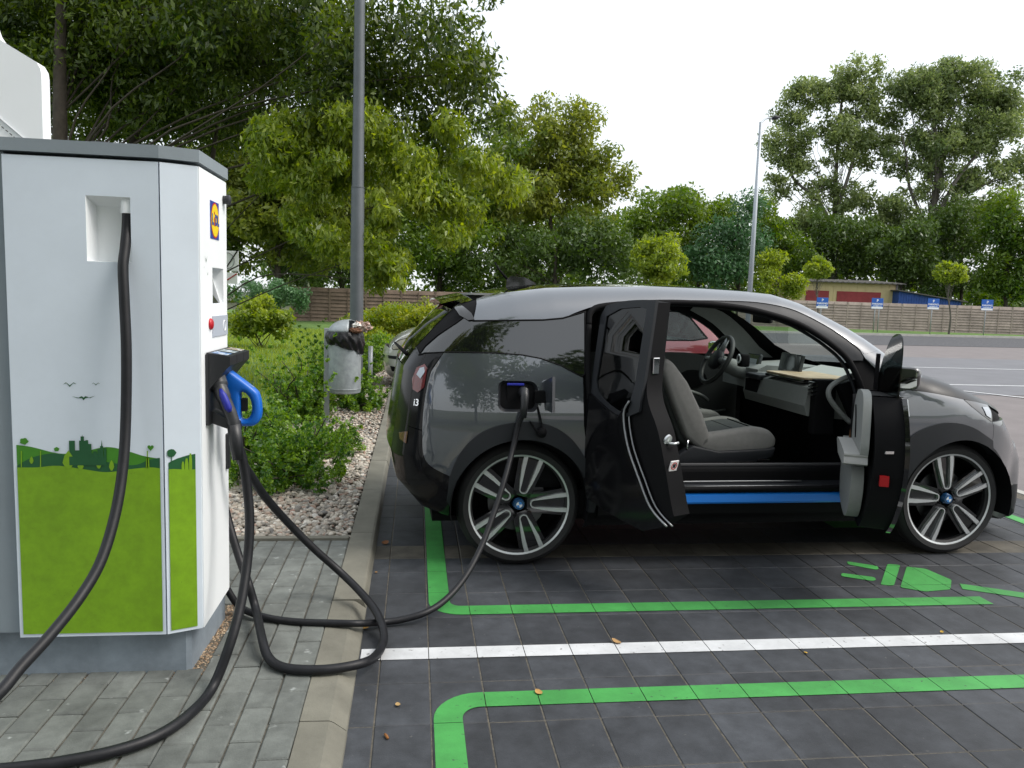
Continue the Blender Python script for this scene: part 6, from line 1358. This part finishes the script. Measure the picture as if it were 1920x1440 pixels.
MB().prism([(-.2, za+.03), (Lb+.4, zb2-.04), (Lb+.4, zb2+.04), (-.2, za+.11)], -.3, 4.2, 'y').build('roof', MATS['roof_sheet'], bs_, False, None, BMt)
# ================================================================== parking signs
M_sb = mat('sign_blue', (.012, .10, .42), .45, var=.04); M_sw = mat('sign_white', (.80, .82, .84), .5); M_galv = mat('galvanised', (.33, .35, .37), .5, .4, var=.12, vscale=8)
for i, (px, py, lab) in enumerate(((1540, 568, 'blue parking sign nearest the car, in front of the yellow shed'), (1643, 569, 'blue parking sign below the wide red panel of the shed'), (1748, 570, 'blue parking sign in front of the blue lean-to'), (1849, 572, 'blue parking sign furthest from the car'))):
    Dn = 49; bs = foot_at(px, Dn, .09); t = empty('parking_sign', tuple(bs), -YAW, lab, 'sign', 'parking signs'); zc = gd(px, py, Dn).z-.09; w, h = .74, .68
    MB().box(-w/2, w/2, -.03, 0, zc-h/2, zc+h/2, .01).build('plate', M_sb, t); MB().box(-w/2+.01, w/2-.01, -.034, -.0305, zc-h/2+.01, zc-h/2+.13).build('lower_band', M_sw, t)
    for po in ((-.04,) if i != 1 else (-.10, .16)): MB().tube([(po, .02, 0), (po, .02, zc+h/2-.05)], .03, 8).build('post', M_galv, t, True)
    for body, sz, dz, sx in (('P', .24, .17, 1), ('PARKING', .15, -.03, 1.05)):
        me = text_mesh(body, sz, bold=.004, sx=sx)
        for v in me.vertices: v.co = (v.co.x, -.036, zc+dz+v.co.y)
        link('lettering', me, M_sw, t)
    MB().box(-.27, .27, -.036, -.031, zc-.185, zc-.13).build('small_print_band', mat('small_print', (.35, .45, .62), .5, speck=((.7, .72, .78), 14, .5)), t)
# ================================================================== lamp posts
M_post = mat('painted_post', (.105, .118, .128), .5, .3, var=.12, vscale=5)
pb_ = gz(667, 748, PZ); lp = empty('lamp_post', tuple(pb_), 0, 'tall grey steel lamp post rising out of the top of the view', 'lamp post', 'lamp posts')
rr_ = [.084, .084, .075, .073, .062, .05]; MB().tube([(0, 0, -.1), (0, 0, 1.6), (0, 0, 2.72), (0, 0, 2.76), (0, 0, 5), (0, 0, 7.6)], [.088, .086, .084, .076, .066, .055], 20).build('shaft', M_post, lp, False, 30)
MB().lathe([(.0865, 0), (.0865, .012), (.080, .016)], 20, Matrix.Translation((0, 0, 2.73)), True).build('joint_ring', M_post, lp, False, 30)
MB().box(-.03, .03, -.089, -.075, .55, .95, .004).build('service_door', M_post, lp)
MB().tube([(0, 0, 7.6), (.5, -.3, 7.75), (1.0, -.6, 7.8)], .035, 10).build('arm', M_post, lp, True); MB().box(.9, 1.4, -.85, -.55, 7.76, 7.86, .03).build('lantern', M_post, lp)
fb_ = foot_at(1403, 24); fl_ = empty('lamp_post', tuple(fb_), 0, 'slim pale lamp post with a short arm standing beyond the car', 'lamp post', 'lamp posts'); zt = gd(1424, 238, 24).z
MB().tube([(0, 0, -.1), (0, 0, zt*.5), (0, 0, zt)], [.085, .07, .045], 14).build('shaft', mat('pale_post', (.36, .39, .42), .45, .5), fl_, True)
e_ = gd(1447, 222, 24)-fb_; e2 = gd(1462, 219, 24)-fb_
MB().tube(spline([(0, 0, zt-.03), (e_.x*.5, e_.y*.5, zt+(e_.z-zt)*.7), tuple(e_)], 4), .03, 8).build('arm', MATS['pale_post'], fl_, True); MB().tube([e_, e_.lerp(e2, .5), e2], [.05, .07, .03], 8).build('lantern', M_pblk, fl_, True)
# ================================================================== litter bin
bp_ = gz(612, 792, PZ); bn = empty('litter_bin', tuple(bp_), 0, 'galvanised litter bin on a post with black bag and rubbish on top', 'litter bin')
Yb = bp_.y; bz = lambda px, py: gy(px, py, Yb)-bp_
bc = bz(646, 700); r_ = .172; zb_, zt_ = bz(646, 737).z, bz(646, 628).z
MB().box(-.028, .028, -.015, .03, -.05, bz(610, 615).z, .004).build('post', M_galv, bn)
Mx = Matrix.Translation((bc.x, .02, 0))
MB().lathe([(0, zb_), (r_-.03, zb_), (r_-.004, zb_+.012), (r_, zb_+.05), (r_+.002, zb_+.053), (r_, zb_+.056), (r_, zt_-.02), (r_-.02, zt_-.02)], 36, Mx).build('drum', mat('bin_zinc', (.30, .33, .345), .5, .35, var=.2, vscale=16, bump=.05), bn, False, 30)
MB().box(-.012, .012, -.03, .03, zb_+.25, zt_-.08, .003).build('bracket', M_galv, bn, False, None, Matrix.Translation((bc.x-r_-.01, .02, 0))); MB().box(.02, bc.x-r_+.02, -.012, .02, zb_+.30, zb_+.34).build('bracket', M_galv, bn)
bag = MB(); n = 96; rows = 18
for j in range(rows):
    t = j/(rows-1); z = zt_+.035-t*.19
    for i in range(n):
        a = 2*pi*i/n; dz = -.055*cos(a-.5)
        rr = r_+.012+.020*sin(pi*min(1, t*1.1))+(.005*sin(9*a+6*t)+.006*sin(14*a-9*t+1)+.003*sin(27*a+5*t))*(.35+.8*t)
        bag.v.append((bc.x+rr*cos(a), .02+rr*sin(a), z+dz*t+.006*sin(6*a+1)*t))
for j in range(rows-1):
    for i in range(n): bag.f.append((j*n+i, j*n+(i+1) % n, (j+1)*n+(i+1) % n, (j+1)*n+i))
bag.build('bin_bag', mat('bag_plastic', (.006, .006, .007), .3, spec=.4, bump=.5, bscale=28), bn, True)
hd = MB(); zr = zt_+.03; rows = 9; n = 48
for j in range(rows):
    t = j/(rows-1)*.97
    for i in range(n):
        a = 2*pi*i/n; hd.v.append((bc.x+(r_+.008)*cos(t*pi/2)*cos(a)+.035*t, .02+(r_+.008)*cos(t*pi/2)*sin(a), zr+.135*sin(t*pi/2)))
for j in range(rows-1):
    for i in range(n):
        a = 2*pi*(i+.5)/n
        if cos(a+.35) > .62 and j < 7: continue
        hd.f.append((j*n+i, j*n+(i+1) % n, (j+1)*n+(i+1) % n, (j+1)*n+i))
hd.f.append(tuple(range((rows-1)*n, rows*n))); ho = hd.build('hood', MATS['bin_zinc'], bn, False, 40); md = ho.modifiers.new('thickness', 'SOLIDIFY'); md.thickness = .004
tr = bz(683, 612)
def crumple(name, c, sx, sy, sz, m):
    V_, F_ = ico(3); V_ = V_*(1+RNG.normal(0, .16, (len(V_), 1))); return link(name, mesh(name, V_*np.array([sx, sy, sz])+np.array(c), [tuple(f_) for f_ in F_]), m, bn)
crumple('paper_waste', (tr.x-.02, -.10, tr.z), .10, .07, .055, mat('crumpled_foil', (.5, .47, .42), .35, .3, col2=(.22, .08, .04), vscale=18, var=.3))
crumple('paper_waste', (tr.x-.07, -.13, tr.z-.035), .07, .05, .03, mat('brown_bag', (.16, .07, .035), .7, var=.3, vscale=20))
crumple('paper_waste', (tr.x-.06, -.12, tr.z+.012), .05, .05, .03, mat('white_paper', (.7, .68, .64), .6, var=.1, vscale=20))
pst = gz(694, 727, PZ); po = MB().tube([(0, 0, -.05), (0, 0, .62)], .035, 12).build('steel_post', M_galv, None, True); po.location = pst; tag(po, 'short grey steel post in the gravel behind the litter bin', 'post')
# ================================================================== road signs behind the cabinet, white housing
sg = empty('road_sign', tuple(foot_at(424, 17, PZ)), -YAW, 'white square traffic sign with a black diagonal, half hidden by the cabinet', 'sign'); zc = gd(424, 489, 17).z-PZ; xr = (448-424)*17/F
MB().box(-.36, xr, -.02, 0, zc-.23, zc+.22, .02).build('plate', M_sw, sg); MB().tube([(-.1, .02, 0), (-.1, .02, zc+.2)], .03, 8).build('post', M_galv, sg, True)
MB().tube([(.05+.15*cos(t), -.024, zc+.17*sin(t)) for t in np.linspace(0, 2*pi, 33)], .009, 5).build('ring', mat('sign_grey', (.25, .25, .27), .5), sg); MB().tube([(-.02, -.03, zc-.22), (xr, -.03, zc+.24)], .014, 6).build('diagonal_bar', M_sblk, sg)
MB().box(-.36, xr-.02, -.02, 0, zc-.50, zc-.26, .01).build('lower_plate', M_sw, sg); MB().tube([(-.05, -.026, zc-.48), (xr-.03, -.026, zc-.28)], .012, 6).build('red_bar', MATS['reflector_red'], sg)
Yw = 4.4; wpx = [(93, 330), (93, 150), (91, 138), (84, 126), (12, 82), (4, 70), (0, 58), (-60, -60), (-300, -60), (-300, 330)]
wp_ = [gy(x, y, Yw) for x, y in wpx]; zfl = [(p.x, p.z) for p in wp_]; zfl[0] = (zfl[0][0], .05); zfl[-1] = (zfl[-1][0], .05)
wh = empty('white_housing', (wp_[0].x-.3, Yw, .05), 0, 'white sheet metal housing with a sloped shoulder rising behind the cabinet', 'cabinet'); WM = Matrix.Translation((-(wp_[0].x-.3), -Yw, -.05))
MB().prism(zfl, Yw-.09, Yw, 'y').build('casing', M_cw2, wh, False, 30, WM)
Yw -= .09; q0, q1 = gy(-20, 205, Yw-.004), gy(48, 262, Yw-.004); MB().tube([q0, q1], .004, 5).build('seam_strip', mat('seam_grey', (.6, .62, .65), .5), wh, False, None, WM)
for k in range(9):
    a, b_ = q0.lerp(q1, k/9)+Vector((0, -.001, -.035)), q0.lerp(q1, (k+.55)/9)+Vector((0, -.001, -.035)); MB().tube([a, b_], .0025, 4).build('stitch_mark', M_pblk, wh, False, None, WM)
